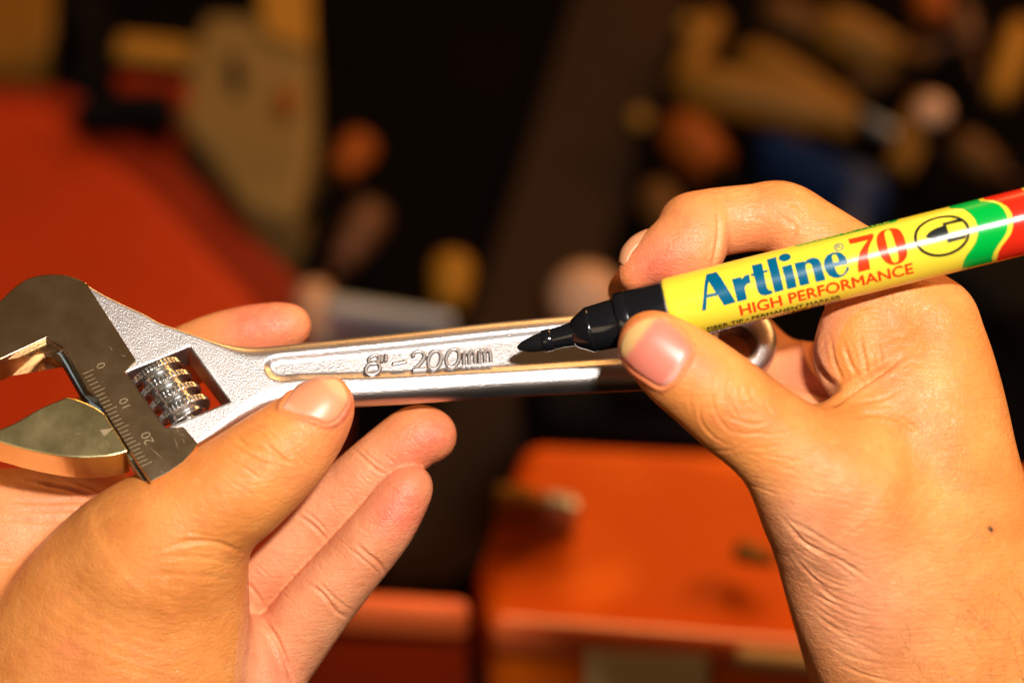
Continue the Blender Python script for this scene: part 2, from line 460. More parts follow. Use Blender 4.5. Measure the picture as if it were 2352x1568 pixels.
# right-hand orange case: lid, rounded lip, label
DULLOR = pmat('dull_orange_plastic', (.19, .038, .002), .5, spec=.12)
H1 = .09
r = root_at('tool_case', on_plane(1600, 1250, H1)); tag(r, 'bright orange plastic tool case with a cream label, below the marker hand', 'tool case', 'orange cases on the worktop')
body = quad_on([(1124, 1444), (2600, 1566), (2600, 1060), (1205, 990), (1095, 1290)], H1)
prism('case_body', body, ZT, ZT + H1 - .004, ORANGE, r, .008, 4)
lip = quad_on([(1128, 1392), (2600, 1509), (2600, 1566), (1122, 1444)], H1 + .006)
lm = prism('case_lip', lip, ZT + H1 - .012, ZT + H1 + .006, pmat('glossy_orange_lip', (.78, .13, .03), .20, coat=.22, spec=.36), r, .005, 4)
fa = on_plane(1124, 1446, H1 + .002); fb = on_plane(2600, 1568, H1 + .002)
fdir = (fb - fa).normalized(); fn = Vector((fdir.y, -fdir.x, 0))
def on_front(px, py):
    d = (M.to_3x3() @ Vector((*P(px, py, 0)[:2], -D))).normalized()
    t = (fa + fn * .004 - CAMPOS).dot(fn) / d.dot(fn); return CAMPOS + d * t
inv = r.matrix_world.inverted()
lab = [on_front(1345, 1500), on_front(1345, 1640), on_front(1625, 1650), on_front(1625, 1512)]
lab_v = [tuple(inv @ p) for p in lab] + [tuple(inv @ (p - fn * .006)) for p in lab]
mesh_obj('label', lab_v, [(0, 1, 2, 3), (7, 6, 5, 4), (0, 4, 5, 1), (1, 5, 6, 2), (2, 6, 7, 3), (3, 7, 4, 0)], LABELM, r, smooth=False, scale=1)
la = quad_on([(1690, 1478), (1900, 1496), (1898, 1532), (1690, 1512)], H1 + .0095)
prism('latch', la, ZT + H1 + .004, ZT + H1 + .0098, pmat('pale_latch', (.62, .40, .20), .4), r, .002, 2)

# left-hand orange case whose lip shows low in the picture
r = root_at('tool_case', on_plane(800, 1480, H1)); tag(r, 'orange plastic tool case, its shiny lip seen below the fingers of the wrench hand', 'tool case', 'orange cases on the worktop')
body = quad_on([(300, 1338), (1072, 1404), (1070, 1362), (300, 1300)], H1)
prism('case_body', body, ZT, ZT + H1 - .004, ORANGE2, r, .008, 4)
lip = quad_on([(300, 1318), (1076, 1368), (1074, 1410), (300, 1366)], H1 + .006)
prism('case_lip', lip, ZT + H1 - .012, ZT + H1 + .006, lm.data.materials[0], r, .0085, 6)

# big red-orange case at left
H2 = .05
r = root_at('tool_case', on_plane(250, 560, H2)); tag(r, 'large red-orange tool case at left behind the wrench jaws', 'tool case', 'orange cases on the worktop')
SHADED_RED = pmat('red_plastic_painted_shade', (.16, .012, .002), .6, noise=.2, nscale=8, spec=.1)  # side wall's shadow put into the colour of a lower step
prism('case_base', quad_on([(-260, 165), (150, 185), (470, 400), (700, 640), (800, 900), (700, 1130), (-300, 1130)], H2 - .02), ZT, ZT + H2 - .02, SHADED_RED, r, .008, 3)
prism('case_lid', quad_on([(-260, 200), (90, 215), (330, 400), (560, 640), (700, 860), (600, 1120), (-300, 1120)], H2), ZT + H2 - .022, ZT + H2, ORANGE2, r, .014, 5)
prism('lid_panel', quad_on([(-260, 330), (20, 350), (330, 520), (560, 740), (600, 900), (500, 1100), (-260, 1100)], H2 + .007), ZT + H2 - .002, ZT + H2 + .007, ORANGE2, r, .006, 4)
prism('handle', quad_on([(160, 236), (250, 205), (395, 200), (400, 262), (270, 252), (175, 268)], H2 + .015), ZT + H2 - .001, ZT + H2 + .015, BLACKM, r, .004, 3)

# board running away between the cases
r = root_at('wooden_board', on_plane(1150, 700, .012)); tag(r, 'dark brown board running away between the orange cases', 'board')
prism('plank', quad_on([(860, 1355), (1085, 1345), (1420, 520), (1570, 0), (1640, -150), (1360, -150), (1160, 480)], .012), ZT, ZT + .012, PLANKM, r, .003, 2)

# black gap filler: cable between cases
cab = [on_plane(x, y, .02) for x, y in ((1110, 1330), (1120, 1420), (1100, 1500), (1085, 1600))]

# cream carton, standing, top left
def carton(pts, h, mat, label, name='carton', cat='box', flap=None, group=None):
    r = root_at(name, on_plane(*np.mean(pts, 0), h)); tag(r, label, cat, group)
    prism('carton_body', quad_on(pts, h), ZT, ZT + h, mat, r, .004, 2)
    if flap: prism('carton_flap', quad_on(flap, h + .004), ZT + h - .001, ZT + h + .004, TAN, r, .002, 2)
    return r
r0 = carton([(400, 250), (470, 30), (715, 40), (722, 330), (676, 500), (560, 470)], .04, CREAM, 'tall cream cardboard carton behind the red-orange case', flap=[(590, -60), (712, -40), (716, 110), (640, 90), (600, 70)], group='boxes on the worktop')
carton([(268, 70), (480, 90), (476, 160), (330, 138), (256, 128)], .03, TAN, 'low tan cardboard box left of the cream carton', group='boxes on the worktop')
carton([(-80, -40), (110, -60), (130, 40), (100, 140), (-80, 150)], .03, OCHRE, 'ochre box in the top left corner', group='boxes on the worktop')
prism('carton_slot', quad_on([(520, 130), (545, 120), (560, 180), (548, 230), (528, 200)], .0415), ZT + .038, ZT + .0415, BLACKM, r0, .001, 1)
r = root_at('storage_tin', on_plane(340, 160, .06)); tag(r, 'small red tin bar resting between the tan box and the case handle', 'tin')
prism('tin_body', quad_on([(258, 142), (425, 162), (428, 200), (262, 180)], .055), ZT, ZT + .055, ORANGE2, r, .003, 2)
prism('tin_lid', quad_on([(254, 128), (430, 150), (428, 170), (256, 148)], .06), ZT + .05, ZT + .06, BLACKM, r, .002, 2)

# hand tools
def screwdriver(p0, p1, h, hr, mat, label, frac=.45, group='hand tools on the worktop', shaft=GREYM, name='screwdriver', cat='screwdriver'):
    a = on_plane(*p0, h); b = on_plane(*p1, h)
    a.z = b.z = ZT + h
    r = root_at(name, a); tag(r, label, cat, group)
    m = a.lerp(b, frac)
    lathe('handle', a, m, [(0, hr * .55), (.06, hr * .9), (.3, hr), (.55, hr * .92), (.75, hr * .8), (.86, hr * .62), (.93, hr * .8), (1, hr * .6)], mat, r)
    lathe('shaft', m, b, [(0, hr * .28), (.85, hr * .28), (.93, hr * .34), (1, hr * .12)], shaft, r, 10)
    return r
screwdriver((835, 325), (700, 500), .03, .0092, DULLOR, 'screwdriver with a red-orange handle standing out against the dark, above the wrench', .42, shaft=BLACKM)
screwdriver((660, 215), (655, 275), .06, 0.0046, DULLOR, 'stubby orange screwdriver lying against the cream carton', .7, shaft=BLACKM)
screwdriver((1040, 600), (1030, 720), .03, 0.0101, YELM, 'stubby screwdriver with a rounded yellow handle above the wrench handle', .85, shaft=BLACKM)
screwdriver((715, 665), (745, 800), .035, 0.0087, PALE, 'pale pink handled scraper behind the wrench finger', .8, shaft=GREYM)
screwdriver((1560, 285), (1690, 450), .03, .0140, DULLOR, 'fat orange handled screwdriver left of the blue clamp', .62, shaft=BLACKM)
screwdriver((1700, 130), (2100, 330), .03, 0.0110, OCHRE, 'long ochre wooden chisel lying across the upper right', .6, name='chisel', cat='chisel')
screwdriver((1640, 40), (1500, 330), .03, 0.0083, OCHRE, 'ochre wooden file handle beside the dark board', .6, name='file', cat='file', shaft=BLACKM)
screwdriver((1560, 190), (1990, 285), .045, 0.0120, OCHRE, 'ochre wooden mallet handle crossing under the chisel', .95, name='mallet_handle', cat='tool handle', shaft=BLACKM)
screwdriver((1880, 60), (2110, 150), .03, 0.0129, OCHRE, 'short ochre chisel near the top right', .8, name='chisel', cat='chisel', shaft=BLACKM)
screwdriver((2350, 60), (2285, 250), .03, 0.0083, YELM, 'screwdriver with amber handle at the right picture edge', .9, shaft=BLACKM)
screwdriver((2130, -30), (2150, 70), .03, 0.0100, DULLOR, 'red-orange screwdriver butt at the top right', .8, shaft=BLACKM)
screwdriver((2135, 235), (2050, 420), .04, 0.0092, OCHRE, 'ochre awl ending in a pale knob, right of the blue clamp', .85, name='awl', cat='awl', shaft=BLACKM)
BROWN = pmat('brown_leather', (.085, .032, .006), .6, noise=.3, nscale=40, spec=.1)
RUST = pmat('rusty_steel', (.07, .02, .004), .6, .3, noise=.4, nscale=60)
screwdriver((1760, 20), (1960, 110), .02, .010, BROWN, 'brown leather handled rasp at the top centre right', .7, name='rasp', cat='rasp', shaft=RUST)
screwdriver((1680, 230), (1850, 330), .02, .0085, BROWN, 'brown handled gimlet under the ochre mallet handle', .8, name='gimlet', cat='gimlet', shaft=RUST)
screwdriver((1960, 190), (2200, 90), .02, .008, BROWN, 'brown punch crossing between the two ochre chisels', .7, name='punch', cat='punch', shaft=RUST)
screwdriver((1500, 440), (1560, 560), .02, .010, BROWN, 'brown handled nut driver left of the bent index finger', .7, name='nut_driver', cat='nut driver', shaft=BLACKM)
screwdriver((2200, 330), (2330, 420), .02, .009, BROWN, 'brown handled scriber at the right above the marker', .7, name='scriber', cat='scriber', shaft=RUST)
screwdriver((2200, 20), (2260, 190), .02, .007, RUST, 'rusty drift rod at upper right beside the amber screwdriver', .5, name='drift_rod', cat='rod', shaft=RUST)
screwdriver((860, 480), (760, 640), .02, .010, RUST, 'rusty file tang in the dark above the wrench neck', .8, name='file_tang', cat='file', shaft=RUST)
def knob(p, h, rad, mat, label, name='knob', cat='knob', group='small knobs and bolts'):
    c = on_plane(*p, h); r = root_at(name, c); tag(r, label, cat, group)
    a = c - Vector((0, 0, h)); a.z = ZT
    b = Vector((c.x, c.y, ZT + h))
    lathe('stem', a, b, [(0, rad * .5), (1, rad * .5)], BLACKM, r, 12)
    lathe('cap', Vector((c.x, c.y, ZT + h - rad * .5)), Vector((c.x, c.y, ZT + h + rad)), [(0, rad * .5), (.25, rad * .95), (.5, rad), (.75, rad * .8), (.93, rad * .4), (1, rad * .05)], mat, r, 16)
knob((2140, 258), .06, 0.0081, PALE, 'pale pink knob on the awl at upper right')
knob((1585, 62), .03, 0.0056, TAN, 'small tan bolt head at the top beside the dark board')
knob((1470, 275), .03, 0.0053, TAN, 'small tan bolt head halfway up the dark board edge')
knob((1345, 690), .045, 0.0161, PALE, 'pale pink round stopper just above the marker tip')
# blue clamp
r = root_at('clamp', on_plane(1900, 360, .03)); tag(r, 'blue clamp lying behind the raised index finger', 'clamp', 'hand tools on the worktop')
prism('clamp_bar', quad_on([(1730, 285), (1800, 290), (2040, 390), (2050, 450), (1960, 440), (1760, 330)], .03), ZT, ZT + .03, BLUEM, r, .006, 3)
prism('clamp_jaw', quad_on([(1930, 420), (2010, 430), (1990, 560), (1920, 540)], .03), ZT, ZT + .028, BLUEM, r, .006, 3)
# grey spirit level
r = root_at('steel_ruler', on_plane(890, 720, .05)); tag(r, 'grey steel bar with an orange underside behind the wrench neck', 'metal bar')
prism('bar_body', quad_on([(740, 700), (1050, 740), (1050, 800), (730, 770)], .035), ZT, ZT + .035, OCHRE, r, .003, 2)
prism('bar_face', quad_on([(745, 668), (1045, 716), (1040, 742), (742, 712)], .052), ZT + .03, ZT + .052, GREYM, r, .003, 2)
# little knife on the orange case
r = root_at('box_cutter', on_plane(1230, 1150, H1 + .01), ZT + H1 - .004); tag(r, 'small yellow and grey box cutter on the orange case below the wrench', 'box cutter')
prism('cutter_handle', quad_on([(1140, 1098), (1245, 1118), (1240, 1160), (1135, 1140)], H1 + .014), ZT + H1 - .005, ZT + H1 + .014, YELM, r, .003, 2)
prism('cutter_blade', quad_on([(1246, 1118), (1330, 1134), (1328, 1178), (1241, 1160)], H1 + .012), ZT + H1 - .005, ZT + H1 + .012, GREYM, r, .003, 2)
r = root_at('hex_bit', on_plane(1730, 1275, H1 + .005), ZT + H1 - .004); tag(r, 'dull olive hex bit lying on the orange case beside the marker hand wrist', 'bit')
a = on_plane(1690, 1262, H1 + .006); b = on_plane(1780, 1290, H1 + .006)
lathe('bit_body', a, b, [(0, .004), (.5, .004), (.55, .003), (1, .0025)], pmat('olive_metal', (.20, .14, .03), .5, .4), r, 6)
# cable between the two cases
r = root_at('power_cable', cab[0]); tag(r, 'black cable hanging in the gap between the two lower orange cases', 'cable')
for i in range(3):
    lathe('cable_length', cab[i], cab[i + 1], [(0, .011), (1, .011)], BLACKM, r, 12)
# black tool bags that make the dark masses
def bag(pts, h, label):
    r = root_at('tool_bag', on_plane(*np.mean(pts, 0), h)); tag(r, label, 'tool bag', 'dark tool bags')
    prism('bag_body', quad_on(pts, h), ZT, ZT + h, BLACKM, r, .012, 3)
    c = np.mean(pts, 0); q = [(c[0] + (x - c[0]) * .45, c[1] + (y - c[1]) * .45) for x, y in pts]
    prism('bag_flap', quad_on(q, h + .01), ZT + h - .002, ZT + h + .01, DARKTOP, r, .004, 2)
bag([(1190, 760), (1900, 790), (1900, 985), (1230, 975)], .05, 'black tool bag behind the orange case below the wrench')
bag([(2060, 560), (2700, 480), (2700, 1400), (2320, 1000), (2260, 700)], .05, 'black tool bag at the right behind the wrist')
bag([(110, -40), (240, -40), (225, 190), (110, 180)], .035, 'narrow black tool bag at top left between the boxes')

# ------------------------------------------------------------------ the adjustable wrench
nrm = Vector((.13, .43, 1)).normalized()
e1 = Vector((1, .08, 0)); e1 = (e1 - nrm * e1.dot(nrm)).normalized(); e2 = nrm.cross(e1)
W0 = Vector(P(1000, 840, 0))
WM = Matrix((( *e1, 0), (*e2, 0), (*nrm, 0), (0, 0, 0, 1))).transposed()
WM.translation = W0 * .01
def Wl(px, py, w=0.0):
    """reference pixel -> wrench local (s, t) on the level w (cm) over the face"""
    d = Vector((*P(px, py, 0)[:2], 0)) - Vector((0, 0, D))
    o = Vector((0, 0, D)) - (W0 + nrm * w)
    t = -o.dot(nrm) / d.dot(nrm)
    p = o + d * t
    return np.array([p.dot(e1), p.dot(e2)])
def Wpoly(pts, w=0.0): return np.array([Wl(x, y, w) for x, y in pts])

wr = empty('adjustable_wrench', M @ WM)
tag(wr, 'chromed adjustable wrench marked 8"-200mm lying in the left hand', 'wrench')

jaw_top = smooth_pts([(-112, 870), (-116, 830), (-95, 780), (-55, 735), (0, 693), (33, 662), (66, 641), (106, 632), (146, 633), (172, 639), (198, 651)], 4)
neck_top = smooth_pts([(198, 651), (234, 673), (278, 695), (330, 719), (366, 739), (403, 752), (439, 765), (476, 776), (513, 783), (549, 786), (586, 785.5), (622, 783), (715, 773), (906, 754), (1114, 731), (1334, 711), (1500, 697), (1610, 689), (1690, 683)], 4)
end = [(1695 + 97 * math.cos(t), 778 - 95 * math.sin(t)) for t in np.linspace(math.pi / 2 - .1, -math.pi / 2 + .05, 24)]
low = smooth_pts([(1690, 872), (1479, 878), (1197, 892), (1031, 903), (906, 911), (815, 916), (760, 918), (710, 919), (665, 924), (622, 933), (586, 950), (549, 968), (513, 987), (454, 1019)], 4)
foot = np.array([(454, 1019), (440, 1040), (421, 1061), (388, 1085), (346, 1107)])
throat = np.array([(346, 1107), (293, 1028), (243.5, 950), (223, 917), (199.6, 898), (183, 867), (161, 827), (143, 798), (106, 777), (0, 827), (-112, 870)])
outline = np.vstack([jaw_top[:-1], neck_top[:-1], end, low[:-1], foot[:-1], throat[:-1]])
outW = Wpoly(outline)
winW = Wpoly([(291, 856), (436, 797), (527, 921), (381, 981)])
recess_px = np.vstack([smooth_pts([(690, 874), (650, 878), (622, 872), (607, 856), (603, 840), (612, 822), (640, 811), (700, 806)], 4), [(906, 786), (1114, 764), (1334, 741), (1560, 722), (1590, 745), (1595, 800), (1560, 826), (1479, 834), (1197, 853), (906, 868), (760, 873)]])
recW = Wpoly(recess_px)
h = .028; T = 1.0
lo = np.array([*outW.min(0) - .15, -1.35]); hi = np.array([*outW.max(0) + .15, .2])
f = Field(lo, hi, h)
X2, Y2 = np.meshgrid(f.ax[0].astype(float), f.ax[1].astype(float), indexing='ij')
d2 = poly_sdf(X2, Y2, outW)
dw = poly_sdf(X2, Y2, winW)
dr = poly_sdf(X2, Y2, recW)
hole = Wl(1695, 782)
dh = np.hypot(X2 - hole[0], Y2 - hole[1]) - .47
s_neck = Wl(560, 850)[0]
blend = np.clip((X2 - s_neck + 1.2) / 1.6, 0, 1); blend = blend * blend * (3 - 2 * blend)
k2 = .07 + .40 * blend                       # edges: crisp at the head, rounded on the forged handle
st = np.clip(-dr / .24, 0, 1); st = st * st * (3 - 2 * st)
wtop = -.11 * st - .03 * (1 - blend) * 0
# a second fine line round the panel floor
wtop = wtop - .0
Tt = 1.15 - .25 * blend
Z = f.ax[2][None, None, :]
F = smax(d2[:, :, None], Z - wtop[:, :, None], k2[:, :, None])
F = smax(F, -Tt[:, :, None] - Z + (0.12 * st)[:, :, None], k2[:, :, None])
F = smax(F, -dw[:, :, None], .05)
F = smax(F, -dh[:, :, None], .18)
f.F = F.astype(np.float32)
v, q = f.mesh()
body_o = mesh_obj('wrench_body', v, q, SATIN, wr)

def plate(name, polyW, w0, w1, mat, parent, bev=.02, seg=2):
    n = len(polyW)
    a = sum(polyW[i][0] * polyW[(i + 1) % n][1] - polyW[(i + 1) % n][0] * polyW[i][1] for i in range(n))
    p = polyW if a > 0 else polyW[::-1]
    vv = [(*x, w0) for x in p] + [(*x, w1) for x in p]
    ff = [tuple(range(n - 1, -1, -1)), tuple(range(n, 2 * n))] + [(i, (i + 1) % n, n + (i + 1) % n, n + i) for i in range(n)]
    o = mesh_obj(name, vv, ff, mat, parent, smooth=False)
    if bev: bevel(o, bev * .01, seg, 30)
    for pl in o.data.polygons:
        pl.use_smooth = False
    return o
# ground, polished face of the fixed jaw, a little proud of the satin body
pol = np.vstack([jaw_top[:-1], [(198, 651), (313, 829), (288, 855), (380, 982.5), (421, 980), (455, 1019)], foot[1:-1], throat[:-1]])
c_of = pol.copy()
polW = Wpoly(pol)
# push the outline out 0.004 so no wall is shared with the body
ctr = polW.mean(0)
plate('jaw_face', polW + (polW - ctr) / np.linalg.norm(polW - ctr, axis=1)[:, None] * .006, -.16, .035, POLISHED, wr, .022, 2)
inner = plate('jaw_inner_wall', np.vstack([Wpoly(throat), (Wpoly(throat) + np.array([.16, .10]))[::-1]]), -1.22, -.165, POLISHED, wr, .01, 1)
for vv in inner.data.vertices: vv.co.x -= .00012; vv.co.y -= .00008
# movable jaw
jaw_px = np.vstack([smooth_pts([(-52, 1004), (-20, 994), (0, 986), (37, 970), (95, 937), (154, 912)], 3), [(175, 917), (198, 926), (221, 937), (241, 951), (290, 1030), (294, 1037)], smooth_pts([(280, 1042), (238, 1050), (165, 1051), (92, 1040), (37, 1027), (0, 1016)], 4)])
plate('movable_jaw', Wpoly(jaw_px), -1.42, .03, JAWGOLD, wr, .06, 4)
rack = np.array([(98, 803), (118, 806), (136, 820), (152, 846), (170, 878), (186, 905), (206, 930), (240, 968), (290, 1046), (338, 1120)], float)
rk = Wpoly(rack, -.45)
plate('jaw_rack', np.vstack([rk, (rk + np.array([.32, .22]))[::-1]]), -.88, -.34, BLUESTEEL, wr, .03, 2)
plate('jaw_neck', Wpoly([(198, 916), (232, 938), (262, 985), (240, 985), (205, 935)], -.2), -.9, -.10, BLUESTEEL, wr, .03, 2)

# worm screw: a turned helix with knurled crests
wc = np.array([*Wl(394, 899, -.2)]); wd = (Wl(480, 1012) - Wl(398, 897)); wd /= np.linalg.norm(wd)
wp = np.array([wd[1], -wd[0]])
NL, NT = 150, 160; turns = 4.15; length = 1.62
vv = []
for i in range(NL + 1):
    s = i / NL
    for k in range(NT):
        th = 2 * math.pi * k / NT
        ph = (s * turns - th / (2 * math.pi) + 20.3) % 1.0
        x = abs(ph - .5) * 2                         # 0 on the crest
        prof = 1 - min(1, max(0, (x - .34) / .34)); prof = prof * prof * (3 - 2 * prof)
        knurl = .012 * (1 if (k % 4) < 2 else -1) if x < .34 else 0
        env = min(1, s / .02, (1 - s) / .02)
        rad = (.44 + .22 * prof + knurl) * (0.55 + .45 * env)
        p2 = wc + wd * (s - .5) * length + wp * rad * math.cos(th)
        vv.append((p2[0], p2[1], -.40 + rad * math.sin(th)))
ff = [(i * NT + k, i * NT + (k + 1) % NT, (i + 1) * NT + (k + 1) % NT, (i + 1) * NT + k) for i in range(NL) for k in range(NT)]
ff += [tuple(range(NT - 1, -1, -1)), tuple(NL * NT + k for k in range(NT))]
mesh_obj('worm_screw', vv, ff, WORM, wr)
# pin the worm turns on
pv = []
for e in (-.98, .98):
    for k in range(14):
        th = 2 * math.pi * k / 14; p2 = wc + wd * e + wp * .17 * math.cos(th); pv.append((p2[0], p2[1], -.38 + .17 * math.sin(th)))
mesh_obj('worm_pin', pv, [(k, (k + 1) % 14, 14 + (k + 1) % 14, 14 + k) for k in range(14)], WORM, wr)

# scale: 26 ticks, three numerals, pointer
def Zc(zx, zy): return (172.3 + zx * .2197, 775.2 + zy * .2197)
tk_v, tk_f = [], []
for i in range(26):
    a = Wl(*Zc(75 + 24.6 * i, 383 + 38.5 * i), .04); L = 128 if i % 5 == 0 else (98 if i else 125)
    b = Wl(*Zc(75 + 24.6 * i + L * .92, 383 + 38.5 * i - L * .40), .04)
    u = (b - a) / np.linalg.norm(b - a); n_ = np.array([-u[1], u[0]]) * .0075
    o = len(tk_v)
    tk_v += [(*(a - n_), .0385), (*(b - n_), .0385), (*(b + n_), .0385), (*(a + n_), .0385)]; tk_f.append((o, o + 1, o + 2, o + 3))
mesh_obj('scale_marks', tk_v, tk_f, ETCH, wr, smooth=False)
def numeral(txt, zx, zy, hgt):
    v2, f2 = text_2d(txt, -.012)
    c = (v2.min(0) + v2.max(0)) / 2; v2 = (v2 - c) / (v2[:, 1].max() - v2[:, 1].min())
    o = Wl(*Zc(zx, zy), .04); up = Wl(*Zc(zx - 92, zy + 40), .04) - o; up /= np.linalg.norm(up); rd = np.array([up[1], -up[0]])
    pts = [(*(o + rd * x * hgt + up * y * hgt), .0388) for x, y, _ in v2]
    mesh_obj('scale_numeral', pts, f2, ETCH, wr, smooth=False)
numeral('0', 270, 292, .21); numeral('10', 516, 680, .21); numeral('20', 755, 1050, .23)
plate('pointer_mark', np.array([Wl(*Zc(*p), .04) for p in ((258, 965), (395, 943), (305, 1025))]), .0, .034, ETCH, wr, 0)
sc_v, sc_f = [], []
for a, b in (((1035, 1030), (1085, 1180)), ((1070, 940), (1080, 1000)), ((1075, 1000), (1160, 1028)), ((1120, 1040), (1150, 1110)), ((770, 1130), (940, 1290)), ((890, 1385), (935, 1420)), ((330, 1060), (365, 1160)), ((0, 1005), (60, 1000)), ((480, 180), (540, 200)), ((360, 90), (400, 140))):
    p = Wl(*Zc(*a), .04); q_ = Wl(*Zc(*b), .04); u = (q_ - p) / np.linalg.norm(q_ - p); n_ = np.array([-u[1], u[0]]) * .006
    o = len(sc_v); m_ = (p + q_) / 2
    sc_v += [(*p, .0383), (*(m_ - n_), .0383), (*q_, .0383), (*(m_ + n_), .0383)]; sc_f.append((o, o + 1, o + 2, o + 3))
mesh_obj('scratches', sc_v, sc_f, ETCH, wr, smooth=False)['kind'] = 'stuff'

# raised size marking on the panel floor, each figure fitted to its place
def Z2(zx, zy): return (574.2 + zx * .415, 660.3 + zy * .415)
def loop(cx, cy, rx, ry, n=28): return [(cx + rx * math.cos(t) + .10 * ry * math.sin(t), cy - ry * math.sin(t) - .12 * rx * math.cos(t)) for t in np.linspace(0, 2 * math.pi, n + 1)]
def m_strokes(dx, dy): return [[(1184 + dx, 425 + dy), (1182 + dx, 364 + dy)], smooth_pts([(1183 + dx, 378 + dy), (1193 + dx, 360 + dy), (1206 + dx, 362 + dy), (1212 + dx, 384 + dy), (1214 + dx, 421 + dy)], 3), smooth_pts([(1212 + dx, 378 + dy), (1223 + dx, 356 + dy), (1237 + dx, 358 + dy), (1244 + dx, 380 + dy), (1246 + dx, 417 + dy)], 3)]
figures = [[loop(687, 399, 29, 24)], [loop(680, 450, 40, 33)], [[(731, 376), (729, 412)], [(753, 372), (751, 408)]], [[(792, 425), (860, 412)]],
           [smooth_pts([(900, 382), (908, 362), (932, 353), (958, 363), (964, 386), (944, 418), (904, 457)], 4), [(904, 457), (972, 451)]],
           [loop(1022, 401, 36, 50)], [loop(1122, 391, 36, 50)], m_strokes(0, 0), m_strokes(86, -9)]
lv, lf = [], []
def stroke(pts, hw=.050, hh=.115, seg=11):
    q_ = np.array([Wl(*Z2(*p), -.08) for p in pts]); n = len(q_)
    closed = np.linalg.norm(q_[0] - q_[-1]) < 1e-4
    o = len(lv)
    for i in range(n):
        a = q_[i - 1] if i else (q_[-2] if closed else q_[0]); b = q_[i + 1] if i < n - 1 else (q_[1] if closed else q_[-1])
        t = (b - a) / max(np.linalg.norm(b - a), 1e-9); nn = np.array([-t[1], t[0]])
        for k in range(seg):
            w_ = math.pi * k / (seg - 1)
            p = q_[i] + nn * hw * (1.15 * math.cos(w_))
            lv.append((p[0], p[1], -.125 + hh * min(1, 1.35 * math.sin(w_))))
    for i in range(n - 1):
        for k in range(seg - 1): lf.append((o + i * seg + k, o + i * seg + k + 1, o + (i + 1) * seg + k + 1, o + (i + 1) * seg + k))
    if not closed:
        for e, sg in ((0, -1), (n - 1, 1)):
            t = q_[1] - q_[0] if e == 0 else q_[-1] - q_[-2]; t = t / np.linalg.norm(t) * sg; nn = np.array([-t[1], t[0]])
            b0 = len(lv); rings = 5
            for r_ in range(rings):
                w2 = math.pi / 2 * r_ / (rings - 1)
                for k in range(seg):
                    w_ = math.pi * k / (seg - 1); p = q_[e] + (nn * math.cos(w_) * math.cos(w2) + t * math.sin(w2) * (1 if r_ else 0) * abs(math.sin(w_)) ** .0) * hw * 1.0
                    lv.append((p[0], p[1], -.125 + hh * min(1, 1.35 * math.sin(w_)) * math.cos(w2)))
            for r_ in range(rings - 1):
                for k in range(seg - 1): lf.append((b0 + r_ * seg + k, b0 + r_ * seg + k + 1, b0 + (r_ + 1) * seg + k + 1, b0 + (r_ + 1) * seg + k))
for fg in figures:
    for st_ in fg: stroke([tuple(p) for p in st_])
mo = mesh_obj('size_marking', lv, lf, SATIN_SMOOTH, wr, smooth=True)
bm = bmesh.new(); bm.from_mesh(mo.data); bmesh.ops.recalc_face_normals(bm, faces=bm.faces)
for fc in bm.faces: pass
bm.to_mesh(mo.data); bm.free()
for pl in mo.data.polygons: pl.use_smooth = True

# ------------------------------------------------------------------ the marker
A0 = Vector(P(1188, 799, .72)); A1 = Vector(P(2352, 508.5, 1.95))
pd = (A1 - A0).normalized()
pz = (Vector((0, 0, 1)) - pd * pd.z).normalized()          # towards the viewer
py_ = pz.cross(pd)                                         # up across the barrel
PM = Matrix(((*pd, 0), (*py_, 0), (*pz, 0), (0, 0, 0, 1))).transposed(); PM.translation = A0 * .01
pen = empty('marker_pen', M @ PM)
tag(pen, 'yellow permanent marker with black tip held over the wrench by the right hand', 'marker')
KP = (A1 - A0).length / (2352 - 1188)                      # cm of axis per reference pixel in x
def Lx(px): return (px - 1188) * KP
def turned(name, prof, mat, seg=72):
    """prof: (cm along, radius cm)"""
    v = [(s, r * math.sin(2 * math.pi * k / seg), r * math.cos(2 * math.pi * k / seg)) for s, r in prof for k in range(seg)]
    f = [(i * seg + k, (i + 1) * seg + k, (i + 1) * seg + (k + 1) % seg, i * seg + (k + 1) % seg) for i in range(len(prof) - 1) for k in range(seg)]
    f = [t[::-1] for t in f]
    f += [tuple(range(seg)), tuple((len(prof) - 1) * seg + k for k in range(seg - 1, -1, -1))]
    o = mesh_obj(name, v, f, mat, pen)
    bm = bmesh.new(); bm.from_mesh(o.data); bmesh.ops.recalc_face_normals(bm, faces=bm.faces); bm.to_mesh(o.data); bm.free()
    m = o.modifiers.new('edges', 'EDGE_SPLIT'); m.split_angle = math.radians(38)
    return o
R = .785
q = lambda px: px / S
turned('felt_nib', [(0, .02), (.03, .06), (.10, .105), (.22, .155), (.38, .195), (.55, .222), (.75, .235)], FELT)
turned('tip_holder', [(Lx(1248), .20), (Lx(1249), .262), (Lx(1251), .272), (Lx(1268), .280), (Lx(1270), .268), (Lx(1271), .258), (Lx(1308), .285), (Lx(1318), .30), (Lx(1320), .33), (Lx(1324), .37), (Lx(1352), .535), (Lx(1356), .56), (Lx(1360), .572), (Lx(1363), .56), (Lx(1365), .568), (Lx(1420), .60), (Lx(1423), .60), (Lx(1424), .66), (Lx(1426), .70), (Lx(1430), .725), (Lx(1452), .735), (Lx(1454), .728), (Lx(1456), .735), (Lx(1534), .75), (Lx(1537), .75)], BLACKPL)
turned('ferrule', [(Lx(1534), .70), (Lx(1535.5), .752), (Lx(1537.5), .766), (Lx(1540), .766), (Lx(1541), .74)], ALU)
turned('barrel', [(Lx(1540), .70), (Lx(1540.3), .735), (Lx(1542), .758), (Lx(1545), .772), (Lx(1550), .781), (Lx(1558), R), (Lx(2560), R), (Lx(2566), R - .01), (Lx(2568), .70)], YELLOW, 96)
for sgn in (-1, 1):
    pass
